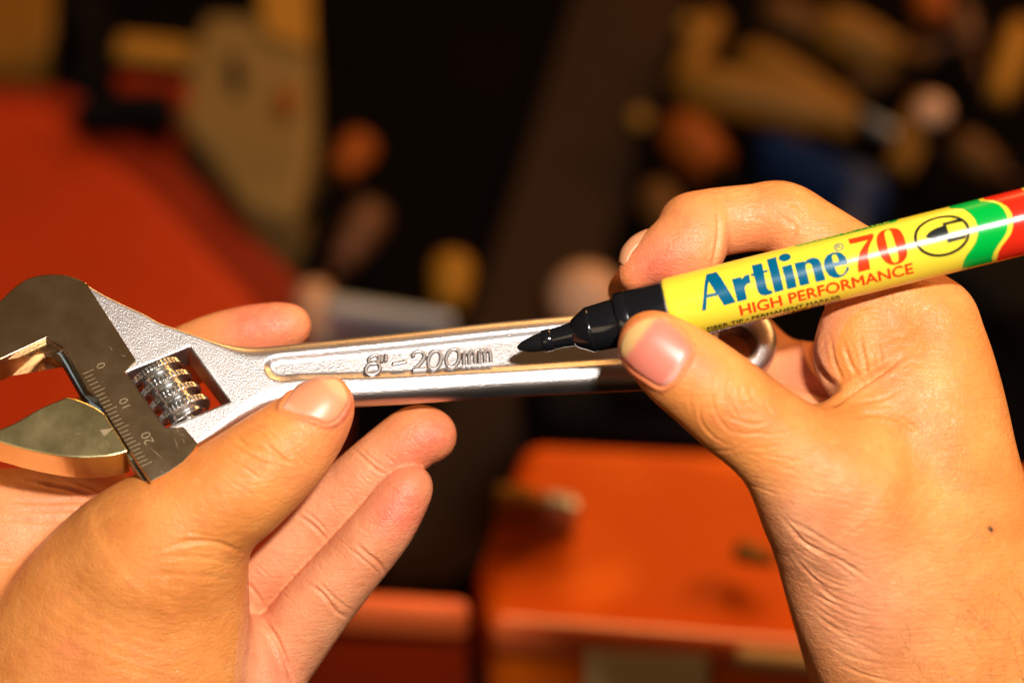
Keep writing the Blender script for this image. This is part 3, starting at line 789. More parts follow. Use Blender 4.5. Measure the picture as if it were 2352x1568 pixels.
# print on the barrel: pixels unrolled round the cylinder
CAMP = (PM.inverted() @ Vector((0, 0, D * .01))) * 100
def unroll(px, py, rad=R):
    d = (PM.inverted().to_3x3() @ (Vector((*P(px, py, 0)[:2], -D)))).normalized()
    o = CAMP
    a = d.y ** 2 + d.z ** 2; b = 2 * (o.y * d.y + o.z * d.z); c = o.y ** 2 + o.z ** 2 - rad ** 2
    disc = b * b - 4 * a * c
    if disc < 0:
        t = -b / (2 * a)
    else:
        t = (-b - math.sqrt(disc)) / (2 * a)
    p = o + d * t
    return np.array([p.x, math.atan2(p.y, p.z) * rad])       # (along, arc up)
def decal(name, v2, f2, mat, lift=.004, parent=None):
    """wrap flat faces (along, arc) round the barrel"""
    bm = bmesh.new()
    vs_ = [bm.verts.new((float(x), float(y), 0)) for x, y in v2]
    for t in f2:
        try: bm.faces.new([vs_[i] for i in t])
        except ValueError: pass
    for k in range(-30, 31):
        y = k * .07 + .011
        geom = bm.verts[:] + bm.edges[:] + bm.faces[:]
        bmesh.ops.bisect_plane(bm, geom=geom, plane_co=(0, y, 0), plane_no=(0, 1, 0))
    bmesh.ops.triangulate(bm, faces=bm.faces[:])
    bm.verts.ensure_lookup_table()
    v = [(p.co.x, (R + lift) * math.sin(p.co.y / R), (R + lift) * math.cos(p.co.y / R)) for p in bm.verts]
    f = []
    for t in bm.faces:
        i = [x.index for x in t.verts]
        f.append(i)
    bm.verts.index_update()
    f = [[x.index for x in t.verts] for t in bm.faces]
    bm.free()
    o = mesh_obj(name, v, f, mat, parent or pen)
    b2 = bmesh.new(); b2.from_mesh(o.data)
    for t in b2.faces:
        n = t.normal; c = t.calc_center_median()
        if n.y * c.y + n.z * c.z < 0: t.normal_flip()
    b2.to_mesh(o.data); b2.free()
    return o
def poly_decal(name, loops_list, mat, lift=.004):
    V, Fc = [], []
    for loops in loops_list:
        flat = [p for lp in loops for p in lp]; o = len(V)
        V += [tuple(p) for p in flat]
        for t in tessellate_polygon([[Vector((x, y, 0)) for x, y in lp] for lp in loops]): Fc.append(tuple(i + o for i in t))
    return decal(name, V, Fc, mat, lift)
def zA(p): return unroll(1538.9 + p[0] * .14648, 545.5 + p[1] * .14648)
def zB(p): return unroll(1837.5 + p[0] * .14648, 488.1 + p[1] * .14648)
def zC(p): return unroll(2067.2 + p[0] * .16482, 401.9 + p[1] * .16482)
def ell(cx, cy, rx, ry, rot, n=40): return [(cx + rx * math.cos(t) * math.cos(rot) - ry * math.sin(t) * math.sin(rot), cy + rx * math.cos(t) * math.sin(rot) + ry * math.sin(t) * math.cos(rot)) for t in np.linspace(0, 2 * math.pi, n, endpoint=False)]
gA = [[[(502, 1150), (565, 1132), (580, 945), (752, 905), (848, 1063), (1032, 1013), (728, 540), (572, 580)], [(606, 690), (582, 895), (716, 865)]],
      [[(970, 655), (1112, 618), (1128, 655), (1165, 605), (1200, 588), (1240, 580), (1264, 710), (1215, 725), (1185, 755), (1172, 800), (1208, 968), (1060, 1008)]],
      [[(1280, 440), (1440, 403), (1465, 520), (1527, 507), (1533, 540), (1472, 553), (1480, 600), (1520, 790), (1545, 820), (1575, 830), (1600, 828), (1612, 868), (1570, 890), (1490, 908), (1430, 900), (1385, 860), (1365, 800), (1322, 605), (1268, 605), (1262, 575), (1310, 563)]],
      [[(1516, 348), (1662, 307), (1785, 823), (1642, 860)]],
      [[(1755, 457), (1906, 420), (1990, 772), (1842, 812)]],
      [ell(1800, 315, 96, 60, -.17)]]
gB = [[[(-88, 799), (62, 762), (74, 780), (112, 742), (170, 715), (230, 710), (290, 730), (330, 790), (345, 870), (400, 1055), (250, 1092), (195, 870), (180, 820), (150, 795), (115, 795), (88, 830), (95, 890), (150, 1115), (0, 1152)]],
      [[(375, 800), (385, 730), (430, 670), (500, 632), (580, 620), (650, 635), (710, 690), (745, 760), (757, 803), (545, 848), (560, 900), (580, 940), (612, 972), (650, 974), (690, 950), (715, 910), (735, 852), (774, 846), (755, 910), (720, 960), (670, 998), (600, 1024), (520, 1020), (455, 985), (405, 920), (380, 860)], [(497, 690), (520, 660), (550, 655), (580, 680), (600, 730), (608, 770), (522, 785)]],
      [ell(607, 545, 76, 60, -.2), ell(607, 545, 60, 46, -.2)]]
poly_decal('brand_lettering', [[[zA(p) for p in lp] for lp in g] for g in gA] + [[[zB(p) for p in lp] for lp in g] for g in gB], TEAL)
g70 = [[[(752, 420), (1145, 328), (1158, 378), (1110, 480), (1078, 560), (1068, 640), (1078, 740), (1102, 888), (915, 938), (903, 830), (915, 700), (945, 610), (1000, 520), (1068, 432), (785, 500)]],
       [smooth_pts([(1198, 420), (1215, 360), (1260, 305), (1340, 268), (1440, 248), (1510, 250), (1570, 285), (1620, 360), (1655, 460), (1680, 570), (1678, 660), (1650, 730), (1590, 785), (1510, 815), (1430, 818), (1360, 790), (1295, 730), (1250, 650), (1215, 540)], 3, True),
        smooth_pts([(1325, 330), (1345, 290), (1385, 270), (1420, 285), (1445, 340), (1490, 480), (1530, 620), (1548, 700), (1540, 760), (1500, 785), (1465, 780), (1435, 735), (1395, 620), (1350, 450)], 3, True)]]
poly_decal('number_print', [[[zB(p) for p in lp] for lp in g] for g in g70], REDP)
def line_text(name, body, bl, br, tl, mat, bold=.0, lift=.004, space=1.0):
    """fit a line of type between unrolled bottom-left, bottom-right and top-left points; bold: copies shifted by so many cm"""
    v2, f2 = text_2d(body, 0); c0, c1 = v2.min(0), v2.max(0)
    ex = br - bl; ey = np.array([0.0, tl[1] - bl[1]])
    pts = np.array([bl + ex * (x - c0[0]) / (c1[0] - c0[0]) + ey * (y - c0[1]) / (c1[1] - c0[1]) for x, y, _ in v2])
    o = decal(name, pts, f2, mat, lift)
    n = 1
    for dx, dy in ((1, 0), (-1, 0), (0, 1), (0, -1)) if bold else ():
        e = decal('print_weight', pts + np.array([dx, dy]) * bold, f2, mat, lift + .0006 * n, parent=o); n += 1
    return o
line_text('slogan_print', 'HIGH PERFORMANCE', zA((1118, 1219)), zB((1782, 944)), zA((1080, 1066)), REDP, .011)
line_text('small_print', 'FIBER TIP \u2022 PERMANENT MARKER', zA((592, 1452)), zB((640, 1334)), zA((578, 1405)), BLACKP, .004)
bl2 = zA((640, 1495)); br2 = zB((640, 1386)); h2 = zB((636, 1352))[1] - br2[1]
bl2 = np.array([bl2[0], br2[1]])
line_text('small_print', 'WATERPROOF \u2022 INSTANT DRYING', bl2, br2, bl2 + np.array([0, h2]), BLACKP, .003)
v2, f2 = text_2d('R', .0); c0, c1 = v2.min(0), v2.max(0)
rb, rr, rt = zB((578, 577)), zB((652, 560)), zB((566, 518))
decal('registered_print', [rb + (rr - rb) * (x - c0[0]) / (c1[0] - c0[0]) + np.array([0, rt[1] - rb[1]]) * (y - c0[1]) / (c1[1] - c0[1]) for x, y, _ in v2], f2, TEAL)
# green strip along the top with its pale lettering
xs0 = zA((1950, 146))[0]; xs1 = zB((1545, 135))[0]; y0 = zB((800, 325))[1]; y1 = y0 + .34
strip = [(xs0 + .12 - .12 * math.sin(t), (y0 + y1) / 2 - (y1 - y0) / 2 * math.cos(t)) for t in np.linspace(0, math.pi, 9)][::-1] + [(xs1 - .12 + .12 * math.sin(t), (y0 + y1) / 2 - (y1 - y0) / 2 * math.cos(t)) for t in np.linspace(0, math.pi, 9)]
poly_decal('green_strip', [[strip]], GREENP)
line_text('strip_lettering', 'XYLENE FREE', np.array([xs0 + .2, y0 + .05]), np.array([xs1 - .2, y0 + .05]), np.array([xs0 + .2, y1 - .05]), YELLOW, .0, .008)
# fibre-tip emblem in a ring
cc = zC((585, 832)); 
ring_o = [tuple(cc + np.array([.665 * math.cos(t), .525 * math.sin(t)])) for t in np.linspace(0, 2 * math.pi, 64, endpoint=False)]
ring_i = [tuple(cc + np.array([.592 * math.cos(t), .455 * math.sin(t)])) for t in np.linspace(0, 2 * math.pi, 64, endpoint=False)]
poly_decal('tip_emblem', [[ring_o, ring_i],
    [[zC(p) for p in ((350, 866), (385, 818), (430, 780), (520, 733), (606, 706), (660, 885), (660, 902), (500, 908), (420, 894))]],
    [[zC(p) for p in ((588, 672), (838, 606), (878, 646), (644, 700), (705, 892), (655, 902))]],
    [[zC(p) for p in ((654, 902), (690, 884), (932, 828), (908, 884), (665, 946))]]], BLACKP)
# wavy bands
def band_edge(pts):
    u = np.array([zC(p) for p in pts]); o = np.argsort(u[:, 1]); return u[o]
gl = band_edge([(700, 470), (790, 466), (880, 480), (980, 540), (1050, 630), (1085, 740), (1085, 830), (1060, 920), (1010, 1010), (940, 1100), (890, 1190), (870, 1270), (866, 1318)])
gr = band_edge([(1110, 366), (1270, 375), (1380, 410), (1450, 480), (1495, 580), (1510, 680), (1490, 790), (1440, 880), (1370, 970), (1310, 1070), (1285, 1150), (1277, 1222)])
rl = band_edge([(1180, 348), (1290, 355), (1400, 385), (1490, 440), (1550, 520), (1580, 630), (1570, 740), (1540, 830), (1480, 910), (1410, 1000), (1365, 1090), (1350, 1170), (1347, 1208)])
def band(name, e0, e1, mat):
    n = 120; v = []; f = []
    for i in range(n):
        y = -math.pi * R + 2 * math.pi * R * i / n
        a = np.interp(y, e0[:, 1], e0[:, 0]); b = np.interp(y, e1[:, 1], e1[:, 0])
        back = max(0, (abs(y) - 1.15)) * .0
        for s in (a - back, b - back): v.append((s, (R + .003) * math.sin(y / R), (R + .003) * math.cos(y / R)))
    for i in range(n):
        j = (i + 1) % n; f.append((2 * i, 2 * i + 1, 2 * j + 1, 2 * j))
    return mesh_obj(name, v, f, mat, pen)
band('green_band', gl, gr, GREENP)
rr_ = rl.copy(); rr_[:, 0] += .92
band('red_band', rl, rr_, REDB)
nl = rr_.copy(); nl[:, 0] += .10; nr = nl.copy(); nr[:, 0] += .9
band('navy_band', nl, nr, NAVYP)

# ------------------------------------------------------------------ hands
def paint_and_crease(v, faces, creases, blobs, base_palm=0.0, nails=()):
    """creases: (pts px, width px, depth cm[, zmin, zmax]); blobs: (px, py, radius px, channel, amount[, zmin, zmax])"""
    e1_ = v[faces[:, 2]] - v[faces[:, 0]]; e2_ = v[faces[:, 3]] - v[faces[:, 1]]
    fn_ = np.cross(e1_, e2_)
    N = np.zeros_like(v)
    for k in range(4): np.add.at(N, faces[:, k], fn_)
    N /= np.maximum(np.linalg.norm(N, axis=1), 1e-12)[:, None]
    px = to_px(v); face = np.clip((N[:, 2] + .05) / .3, 0, 1)
    disp = np.zeros(len(v)); tint = np.zeros((len(v), 4)); tint[:, 3] = 1; tint[:, 1] = base_palm
    for c in creases:
        pts = smooth_pts(c[0], 5) if len(c[0]) > 2 else np.asarray(c[0], float)
        z0, z1 = (c[3], c[4]) if len(c) > 3 else (-99, 99)
        lo_, hi_ = pts.min(0) - 4 * c[1], pts.max(0) + 4 * c[1]
        sel = np.nonzero((px[:, 0] > lo_[0]) & (px[:, 0] < hi_[0]) & (px[:, 1] > lo_[1]) & (px[:, 1] < hi_[1]) & (face > 0) & (v[:, 2] > z0) & (v[:, 2] < z1))[0]
        if not len(sel): continue
        d = line_dist(px[sel], pts)
        ends = np.minimum(np.hypot(*(px[sel] - pts[0]).T), np.hypot(*(px[sel] - pts[-1]).T))
        Lc = np.hypot(*np.diff(pts, axis=0).T).sum()
        fade = np.clip(ends / (.25 * Lc), .15, 1)
        c = (c[0], c[1] * .85, c[2], *c[3:])
        g = np.exp(-(d / c[1]) ** 2) - .22 * np.exp(-((d - 2.0 * c[1]) / (1.1 * c[1])) ** 2)
        disp[sel] -= c[2] * g * fade * face[sel]
    for b in blobs:
        z0, z1 = (b[5], b[6]) if len(b) > 5 else (-99, 99)
        d = np.hypot(px[:, 0] - b[0], px[:, 1] - b[1]) / b[2]
        m = np.exp(-d ** 2) * ((v[:, 2] > z0) & (v[:, 2] < z1))
        tint[:, b[3]] = np.clip(tint[:, b[3]] + b[4] * m, 0, 1)
    for poly, z0, z1 in nails:
        lo_, hi_ = poly.min(0) - 40, poly.max(0) + 40
        sel = np.nonzero((px[:, 0] > lo_[0]) & (px[:, 0] < hi_[0]) & (px[:, 1] > lo_[1]) & (px[:, 1] < hi_[1]) & (N[:, 2] > 0) & (v[:, 2] > z0) & (v[:, 2] < z1))[0]
        sd = poly_sdf(px[sel, 0], px[sel, 1], poly)
        disp[sel] += np.where(sd < 0, -.07 * np.clip(-sd / 6, 0, 1), 0) + .045 * np.exp(-((sd - 5) / 6) ** 2)
        tint[sel, 0] = np.clip(tint[sel, 0] + .35 * np.exp(-((sd - 5) / 9) ** 2), 0, 1)
    return v + N * disp[:, None], tint, N
def set_tint(o, tint):
    a = o.data.attributes.new('tint', 'FLOAT_COLOR', 'POINT'); a.data.foreach_set('color', tint.astype(np.float32).ravel())
def local_bvh(v, faces, lo_, hi_):
    px = to_px(v); ok = (px > lo_).all(1) & (px < hi_).all(1)
    fs = faces[ok[faces].all(1)]; u, inv_ = np.unique(fs, return_inverse=True)
    return BVHTree.FromPolygons(v[u].tolist(), inv_.reshape(fs.shape).tolist())
def make_nail(poly, v, faces, hand_o, base, distal, colors, lift=.03):
    """thin curved plate that follows the thumb; distal: unit px vector to the free edge"""
    bvh = local_bvh(v, faces, poly.min(0) - 30, poly.max(0) + 30)
    c = poly.mean(0); NR, NA = 22, len(poly)
    pts, tint = [], []
    dist = np.array(distal)
    ext = max((poly - c) @ dist)
    for i in range(NR + 1):
        r_ = i / NR
        for k in range(NA):
            p = c + (poly[k] - c) * r_
            o = Vector((0, 0, D)); d = (Vector(P(p[0], p[1], 0)) - o).normalized()
            hit, n, _, _ = bvh.ray_cast(o, d)
            if hit is None: hit = Vector(P(p[0], p[1], 0)); n = Vector((0, 0, 1))
            along = ((p - c) @ dist) / ext
            edge = max(0, (r_ - .86) / .14)
            sink = (.085 if along < .35 else .085 * max(0, 1 - (along - .35) / .4)) * edge ** 2
            hit = hit + n * (lift - sink)
            pts.append(np.array(hit) - base)
            pink, pale, lun = colors
            free = min(1, max(0, (along - .52) / .16)); moon = min(1, max(0, (-along - .62) / .2)) * .7
            col = np.array(pink) * (1 - free) + np.array(pale) * free
            col = col * (1 - moon) + np.array(lun) * moon
            tint.append((*col, 1))
    f = [(i * NA + k, i * NA + (k + 1) % NA, (i + 1) * NA + (k + 1) % NA, (i + 1) * NA + k) for i in range(NR) for k in range(NA)]
    pts = np.array(pts)
    for _ in range(3):                                # relax the depth a little
        g = pts.reshape(NR + 1, NA, 3); g2 = g.copy()
        g2[1:-1] = (g[:-2] + g[2:] + np.roll(g, 1, 1)[1:-1] + np.roll(g, -1, 1)[1:-1] + 2 * g[1:-1]) / 6
        g2[0] = g[1].mean(0); pts = g2.reshape(-1, 3)
    area = sum(poly[i][0] * poly[(i + 1) % NA][1] - poly[(i + 1) % NA][0] * poly[i][1] for i in range(NA))
    if area > 0: f = [t[::-1] for t in f]
    o = mesh_obj('thumbnail', pts, f, NAIL, hand_o)
    set_tint(o, np.array(tint))
    s = o.modifiers.new('thickness', 'SOLIDIFY'); s.thickness = .0004; s.offset = -1
    return o

HV = .062
# ---- left hand: holds the wrench, thumb on the handle, palm to the viewer
def z5(x, y): return (x * .5971, 631.6 + y * .5971)
fl = Field(P(-190, 1568, 0) * np.array([1, 1, 0]) + np.array([0, -4.5, -5.4]), (-.9, 1.6, 3.4), HV)
fl.chain([(760, 922, 1.18, 52), (738, 946, 1.12, 74), (700, 988, 1.10, 93), (640, 1044, 1.18, 112), (552, 1115, 1.20, 126), (446, 1190, 1.0, 142), (350, 1290, .7, 178, 1.05)], 6)      # thumb
mass = fl.sub()
mass.chain([(400, 1240, .6, 165, 1.0), (335, 1345, .2, 235, 1.25), (275, 1500, -.1, 300, 1.45), (230, 1680, -.4, 345, 1.5), (190, 1900, -.7, 360, 1.5)], 6)
fl.F = smin(fl.F, mass.F, .5)
palm = fl.sub()
palm.chain([(-150, 1310, -1.7, 215, 1.3), (40, 1275, -2.0, 200, 1.2), (230, 1270, -2.2, 185, 1.2), (400, 1400, -2.3, 200, 1.3), (520, 1560, -2.1, 170, 1.3)], 6)
palm.chain([(-150, 1310, -1.7, 215, 1.3), (0, 1550, -1.6, 320, 1.5), (60, 1900, -1.4, 330, 1.5)], 4)
palm.chain([(545, 1500, -1.0, 95), (575, 1560, -1.1, 108), (590, 1650, -1.2, 120)], 4, k=.1)
fl.F = smin(fl.F, palm.F, .35)
fing = fl.sub()
fing.chain([(664, 748, -1.85, 50), (630, 754, -1.85, 59), (560, 768, -1.9, 64), (470, 796, -2.1, 66), (380, 850, -2.4, 74), (290, 925, -2.7, 82), (215, 1010, -2.7, 92), (150, 1150, -2.5, 110)], 6)   # index
fA = fl.sub()
fA.chain([(987, 1000, -1.05, 62), (955, 1004, -1.05, 72), (900, 1046, -1.1, 74), (835, 1102, -1.2, 75), (750, 1180, -1.45, 78), (660, 1262, -1.7, 80), (560, 1350, -2.0, 84), (440, 1440, -2.3, 95)], 6)
fB = fl.sub()
fB.chain([(944, 1116, -.55, 50), (925, 1140, -.55, 62), (878, 1212, -.6, 71), (806, 1298, -.8, 76), (728, 1390, -1.05, 82), (672, 1464, -1.35, 86), (600, 1560, -1.6, 92), (520, 1680, -1.8, 100)], 6)
fing.F = np.minimum(np.minimum(fing.F, fA.F), fB.F)
fl.F = smin(fl.F, fing.F, .22)
del mass, palm, fing, fA, fB
v, fq = fl.mesh(True); del fl
nailL = smooth_pts([(602.9 + x * .1831, 832.6 + y * .1831) for x, y in ((240, 570), (300, 470), (380, 350), (470, 250), (600, 195), (750, 185), (880, 215), (970, 270), (1030, 370), (1050, 500), (1010, 620), (920, 720), (800, 765), (680, 725), (560, 690), (420, 640), (300, 592))], 4, True)
crL = []
def cz5(pts, w, d, *z): crL.append(([z5(*p) for p in pts], w, d, *z))
TH = (0.2, 9)
cz5([(905, 615), (950, 655), (1010, 668), (1060, 690)], 5, .035, *TH); cz5([(1010, 640), (1060, 680), (1100, 715), (1135, 725)], 5, .04, *TH)
cz5([(930, 595), (990, 600), (1040, 640)], 4, .02, *TH); cz5([(880, 650), (950, 690), (1010, 720), (1070, 735)], 5, .03, *TH)
cz5([(960, 570), (1030, 600), (1080, 650)], 4, .02, *TH); cz5([(1120, 650), (1150, 700), (1190, 740)], 4, .02, *TH)
cz5([(860, 700), (940, 740), (1010, 790)], 4, .016, *TH); cz5([(840, 760), (920, 810), (980, 850)], 4, .012, *TH)
cz5([(640, 1045), (740, 1022), (840, 1030), (935, 1068)], 7, .045, *TH); cz5([(700, 990), (790, 1000), (900, 1020)], 6, .015, *TH)
cz5([(600, 1090), (720, 1080), (880, 1100)], 7, .016, *TH); cz5([(560, 1150), (700, 1150), (900, 1170)], 8, .014, *TH)
cz5([(1365, 675), (1410, 715), (1450, 750), (1480, 765)], 4.5, .05, -9, .6); cz5([(1390, 665), (1430, 705), (1475, 735)], 4, .02, -9, .6)
cz5([(1150, 925), (1200, 960), (1240, 1000), (1262, 1035)], 5, .05, -9, .6); cz5([(1170, 905), (1225, 950), (1265, 1000)], 4, .03, -9, .6)
cz5([(950, 1180), (990, 1230), (1010, 1270)], 5, .04, -9, .6)
cz5([(1370, 1030), (1410, 1070), (1455, 1105), (1490, 1155)], 5, .05, -9, .6); cz5([(1330, 1040), (1400, 1095), (1460, 1150)], 4, .022, -9, .6)
cz5([(1180, 1185), (1240, 1225), (1290, 1290), (1340, 1320)], 5, .05, -9, .6); cz5([(1215, 1165), (1275, 1230), (1330, 1275), (1365, 1290)], 4, .028, -9, .6)
cz5([(985, 1300), (1050, 1375), (1095, 1470), (1125, 1568)], 6, .06, -9, .6)
cz5([(0, 862), (150, 872), (300, 868), (400, 880)], 6, .05, -9, .4); cz5([(90, 790), (240, 820), (350, 850), (425, 880)], 5, .05, -9, .4)
cz5([(0, 935), (150, 945), (320, 930)], 6, .035, -9, .4); cz5([(60, 905), (200, 905), (330, 900)], 4, .03, -9, .4); cz5([(250, 790), (360, 830), (430, 870)], 4, .03, -9, .4)
for i in range(34):                                    # shallow cross lines on the phalanges
    t = random.random(); 
    if i % 2: a = (1560 - 600 * t, 820 + 560 * t); nrm2 = (.76, .65)
    else: a = (1620 - 640 * t, 600 + 560 * t); nrm2 = (.72, .69)
    ln = 60 + 50 * random.random(); off = (random.random() - .5) * 50
    p0 = (a[0] - nrm2[0] * ln / 2 + off * .7, a[1] - nrm2[1] * ln / 2 - off * .7); p1 = (a[0] + nrm2[0] * ln / 2 + off * .7, a[1] + nrm2[1] * ln / 2 - off * .7)
    m_ = ((p0[0] + p1[0]) / 2 + random.uniform(-6, 6), (p0[1] + p1[1]) / 2 + random.uniform(-6, 6))
    crL.append(([z5(*p0), z5(*m_), z5(*p1)], 2.6, .010, -9, .6))
blL = [(1000, 1000, 62, 0, .9, -9, .6), (930, 1035, 50, 0, .5, -9, .6), (930, 1160, 66, 0, .9, -9, .6), (890, 1200, 45, 0, .5, -9, .6), (630, 730, 80, 0, .75, -9, 0), (560, 745, 50, 0, .5, -9, 0),
       (790, 940, 40, 0, .5), (770, 1010, 60, 0, .35, .2, 9), (690, 1100, 60, 0, .25, .2, 9),
       (850, 1150, 260, 1, .9, -9, .5), (700, 1350, 240, 1, .9, -9, .5), (620, 1520, 120, 1, .8, -9, .8), (120, 1150, 220, 1, .9, -9, .7), (610, 740, 160, 1, .8, -9, -.5),
       (640, 1540, 60, 0, .4, -9, .8), (300, 1180, 60, 0, .3, -9, .5), (250, 1110, 60, 0, .4, -9, .4), (880, 1330, 60, 0, .2, -9, .5), (160, 1520, 60, 0, .18), (155, 1480, 12, 0, .3)]
vd, tintL, _ = paint_and_crease(v, fq, crL, blL, 0.0, [(nailL, .2, 9)])
baseL = P(230, 1560, -.5)
lh = mesh_obj('hand', vd - baseL, fq, SKIN_L, matrix=M @ Matrix.Translation(Vector(baseL) * .01))
tag(lh, 'left hand cradling the wrench with its thumb pressed on the handle', 'hand', 'hands at work')
set_tint(lh, tintL)
make_nail(nailL, v, fq, lh, baseL, (.62, -.78), ((.66, .26, .13), (.68, .34, .17), (.72, .42, .27)))

# ---- right hand: holds the marker
def z4(x, y): return (1320.6 + x * .7435, 402 + y * .7435)
def zw(x, y): return (1722.7 + x * .341, 1033.6 + y * .341)
fr = Field((2.2, -12.8, -5.8), (15.2, 4.4, 3.9), HV); fr.dz = .66
fr.chain([(1490, 782, 1.72, 66), (1508, 798, 1.72, 82), (1560, 840, 1.68, 98), (1614, 880, 1.62, 104), (1676, 930, 1.52, 109), (1765, 1000, 1.35, 113), (1835, 1058, 1.15, 130), (1930, 1140, .75, 175, 1.1)], 6)   # thumb
mass = fr.sub()
mass.chain([(1900, 1110, .8, 150, 1.0), (1980, 1190, .3, 215, 1.25), (2075, 1330, -.2, 268, 1.45), (2175, 1500, -.7, 300, 1.5), (2270, 1700, -1.1, 320, 1.5), (2340, 1900, -1.4, 330, 1.5)], 6)
mass.chain([(1960, 1180, -1.6, 170, 1.0), (2010, 1320, -1.8, 200, 1.2), (2130, 1560, -2.0, 250, 1.3), (2200, 1700, -2.2, 270, 1.3)], 5, k=.3)
fr.F = smin(fr.F, mass.F, .6)
back = fr.sub()
back.chain([(2138, 752, -.45, 112), (2142, 850, -.35, 142, 1.05), (2135, 960, -.2, 178, 1.15), (2130, 1090, -.1, 212, 1.35), (2140, 1220, -.2, 240, 1.45), (2180, 1400, -.6, 270, 1.5)], 6)
back.chain([(1930, 1060, .6, 110), (2010, 980, .25, 110), (2090, 900, -.1, 120)], 6, k=.2)      # web between thumb and index
fr.F = smin(fr.F, back.F, .55)
mound = fr.sub()
mound.chain([(1990, 770, -.65, 112), (1995, 820, -.6, 124), (2040, 850, -.5, 130)], 5)
fr.F = smin(fr.F, mound.F, .22)
fi = fr.sub()
fi.chain([(1590, 522, -.95, 80), (1650, 510, -1.15, 78), (1730, 500, -1.15, 76), (1795, 500, -1.1, 83), (1860, 545, -1.05, 90), (1930, 596, -.95, 97), (2020, 660, -.8, 106), (2120, 745, -.6, 118)], 6)
pulp = fr.sub()
pulp.chain([(1461, 629, -.70, 42), (1484, 610, -.68, 52), (1535, 580, -.62, 69), (1578, 545, -.66, 76), (1604, 520, -.80, 78)], 6)
pulp.chain([(1545, 590, -.58, 60), (1588, 570, -.58, 58), (1598, 545, -.60, 56)], 5, k=.35)
fi.F = smin(fi.F, pulp.F, .10)
fm = fr.sub()
fm.chain([(1440, 668, -2.2, 44), (1470, 668, -2.5, 62), (1560, 680, -3.2, 74), (1660, 740, -3.9, 80), (1770, 850, -3.9, 86), (1880, 890, -3.2, 104), (2020, 900, -2.2, 125), (2120, 950, -1.6, 150)], 6)
fm.chain([(1800, 1000, -2.6, 120), (1900, 1050, -2.3, 150), (2000, 1120, -1.6, 170)], 4)
fi.F = np.minimum(fi.F, fm.F)
fr.F = smin(fr.F, fi.F, .25)
del mass, back, mound, fi, fm, pulp
v, fq = fr.mesh(True); del fr
nailR = smooth_pts([(1378.1 + x * .1831, 689 + y * .1831) for x, y in ((560, 268), (700, 236), (820, 250), (930, 340), (1050, 470), (1120, 570), (1130, 640), (1080, 760), (1000, 900), (920, 1010), (800, 1090), (700, 1065), (600, 1000), (480, 920), (370, 830), (305, 720), (285, 580), (340, 430), (440, 330))], 4, True)
crR = []
def c4(pts, w, d, *z): crR.append(([z4(*p) for p in pts], w, d, *z))
def cw(pts, w, d, *z): crR.append(([zw(*p) for p in pts], w, d, *z))
# thumb knuckle
for pts, d in ((((478, 620), (470, 670), (490, 720), (520, 770)), .03), (((510, 640), (515, 690), (540, 730), (575, 745)), .035), (((430, 640), (425, 700), (450, 760), (490, 800)), .025),
               (((385, 690), (390, 760), (430, 810), (480, 835)), .022), (((460, 740), (510, 760), (560, 770), (600, 760)), .03), (((480, 790), (530, 800), (590, 790)), .025),
               (((540, 650), (550, 690), (590, 720)), .025), (((420, 850), (480, 850), (540, 820)), .014), (((560, 800), (620, 800), (680, 790)), .012), (((520, 840), (590, 840), (650, 830)), .012),
               (((360, 640), (355, 700), (370, 750)), .012), (((495, 700), (530, 705), (560, 690)), .02), (((440, 600), (500, 600), (540, 620)), .012), (((580, 680), (600, 730), (640, 760)), .014)):
    c4(pts, 4.2, d, .6, 9)
for i in range(46):                                    # fine lines round the thumb base and web
    t = i / 46; cx = 560 + 420 * t + random.uniform(-30, 30); cy = 880 + 200 * t + random.uniform(-70, 90)
    ln = random.uniform(50, 110); an = .15 + random.uniform(-.15, .25)
    c4([(cx - ln / 2, cy - ln / 2 * an), (cx, cy + random.uniform(-4, 4)), (cx + ln / 2, cy + ln / 2 * an)], 2.6, .007)
c4([(438, 105), (446, 160), (440, 220), (424, 290)], 6, .07, -9, 1.25)
c4([(660, 80), (700, 110), (690, 160)], 7, .02, -9, 1.25); c4([(630, 130), (680, 160), (660, 210)], 7, .02, -9, 1.25)
c4([(742, 465), (730, 520), (742, 580), (775, 630), (806, 662)], 10, .17, -9, 1.6)
c4([(785, 722), (840, 672), (920, 620), (1010, 565)], 9, .17, -9, 2.0)
c4([(840, 752), (920, 738), (1000, 752), (1070, 800)], 7, .035); c4([(860, 705), (950, 690), (1010, 660)], 5, .03)
c4([(830, 520), (850, 580), (880, 630)], 6, .04, -9, 1.6); c4([(880, 500), (895, 570), (905, 630)], 6, .035, -9, 1.6); c4([(930, 500), (945, 560), (950, 610)], 5, .025, -9, 1.6); c4([(790, 500), (800, 570), (830, 640)], 5, .03, -9, 1.6)
c4([(960, 520), (990, 500), (1040, 500)], 6, .02); c4([(1000, 600), (1040, 580), (1080, 590)], 5, .015)
cw([(205, 440), (330, 590), (480, 682), (640, 762), (820, 880)], 5, .042); cw([(215, 445), (390, 535), (560, 640), (720, 720)], 5, .022); cw([(280, 690), (400, 835), (530, 965), (640, 1040)], 5, .02)
cw([(260, 560), (420, 660), (600, 780), (760, 900)], 5, .018); cw([(500, 1150), (640, 1250), (840, 1360), (960, 1400)], 6, .012); cw([(420, 960), (600, 1060), (800, 1150)], 5, .012)
for i in range(26):                                    # fan of fine wrist lines
    t = i / 25; x0 = 210 + 330 * t + random.uniform(-20, 20); y0 = 380 + 1050 * t; an = math.radians(44 - 20 * t + random.uniform(-6, 6)); ln = random.uniform(280, 620)
    cw([(x0, y0), (x0 + ln * .5 * math.cos(an), y0 + ln * .5 * math.sin(an)), (x0 + ln * math.cos(an * .75), y0 + ln * math.sin(an * .75))], random.uniform(3, 5), random.uniform(.007, .016))
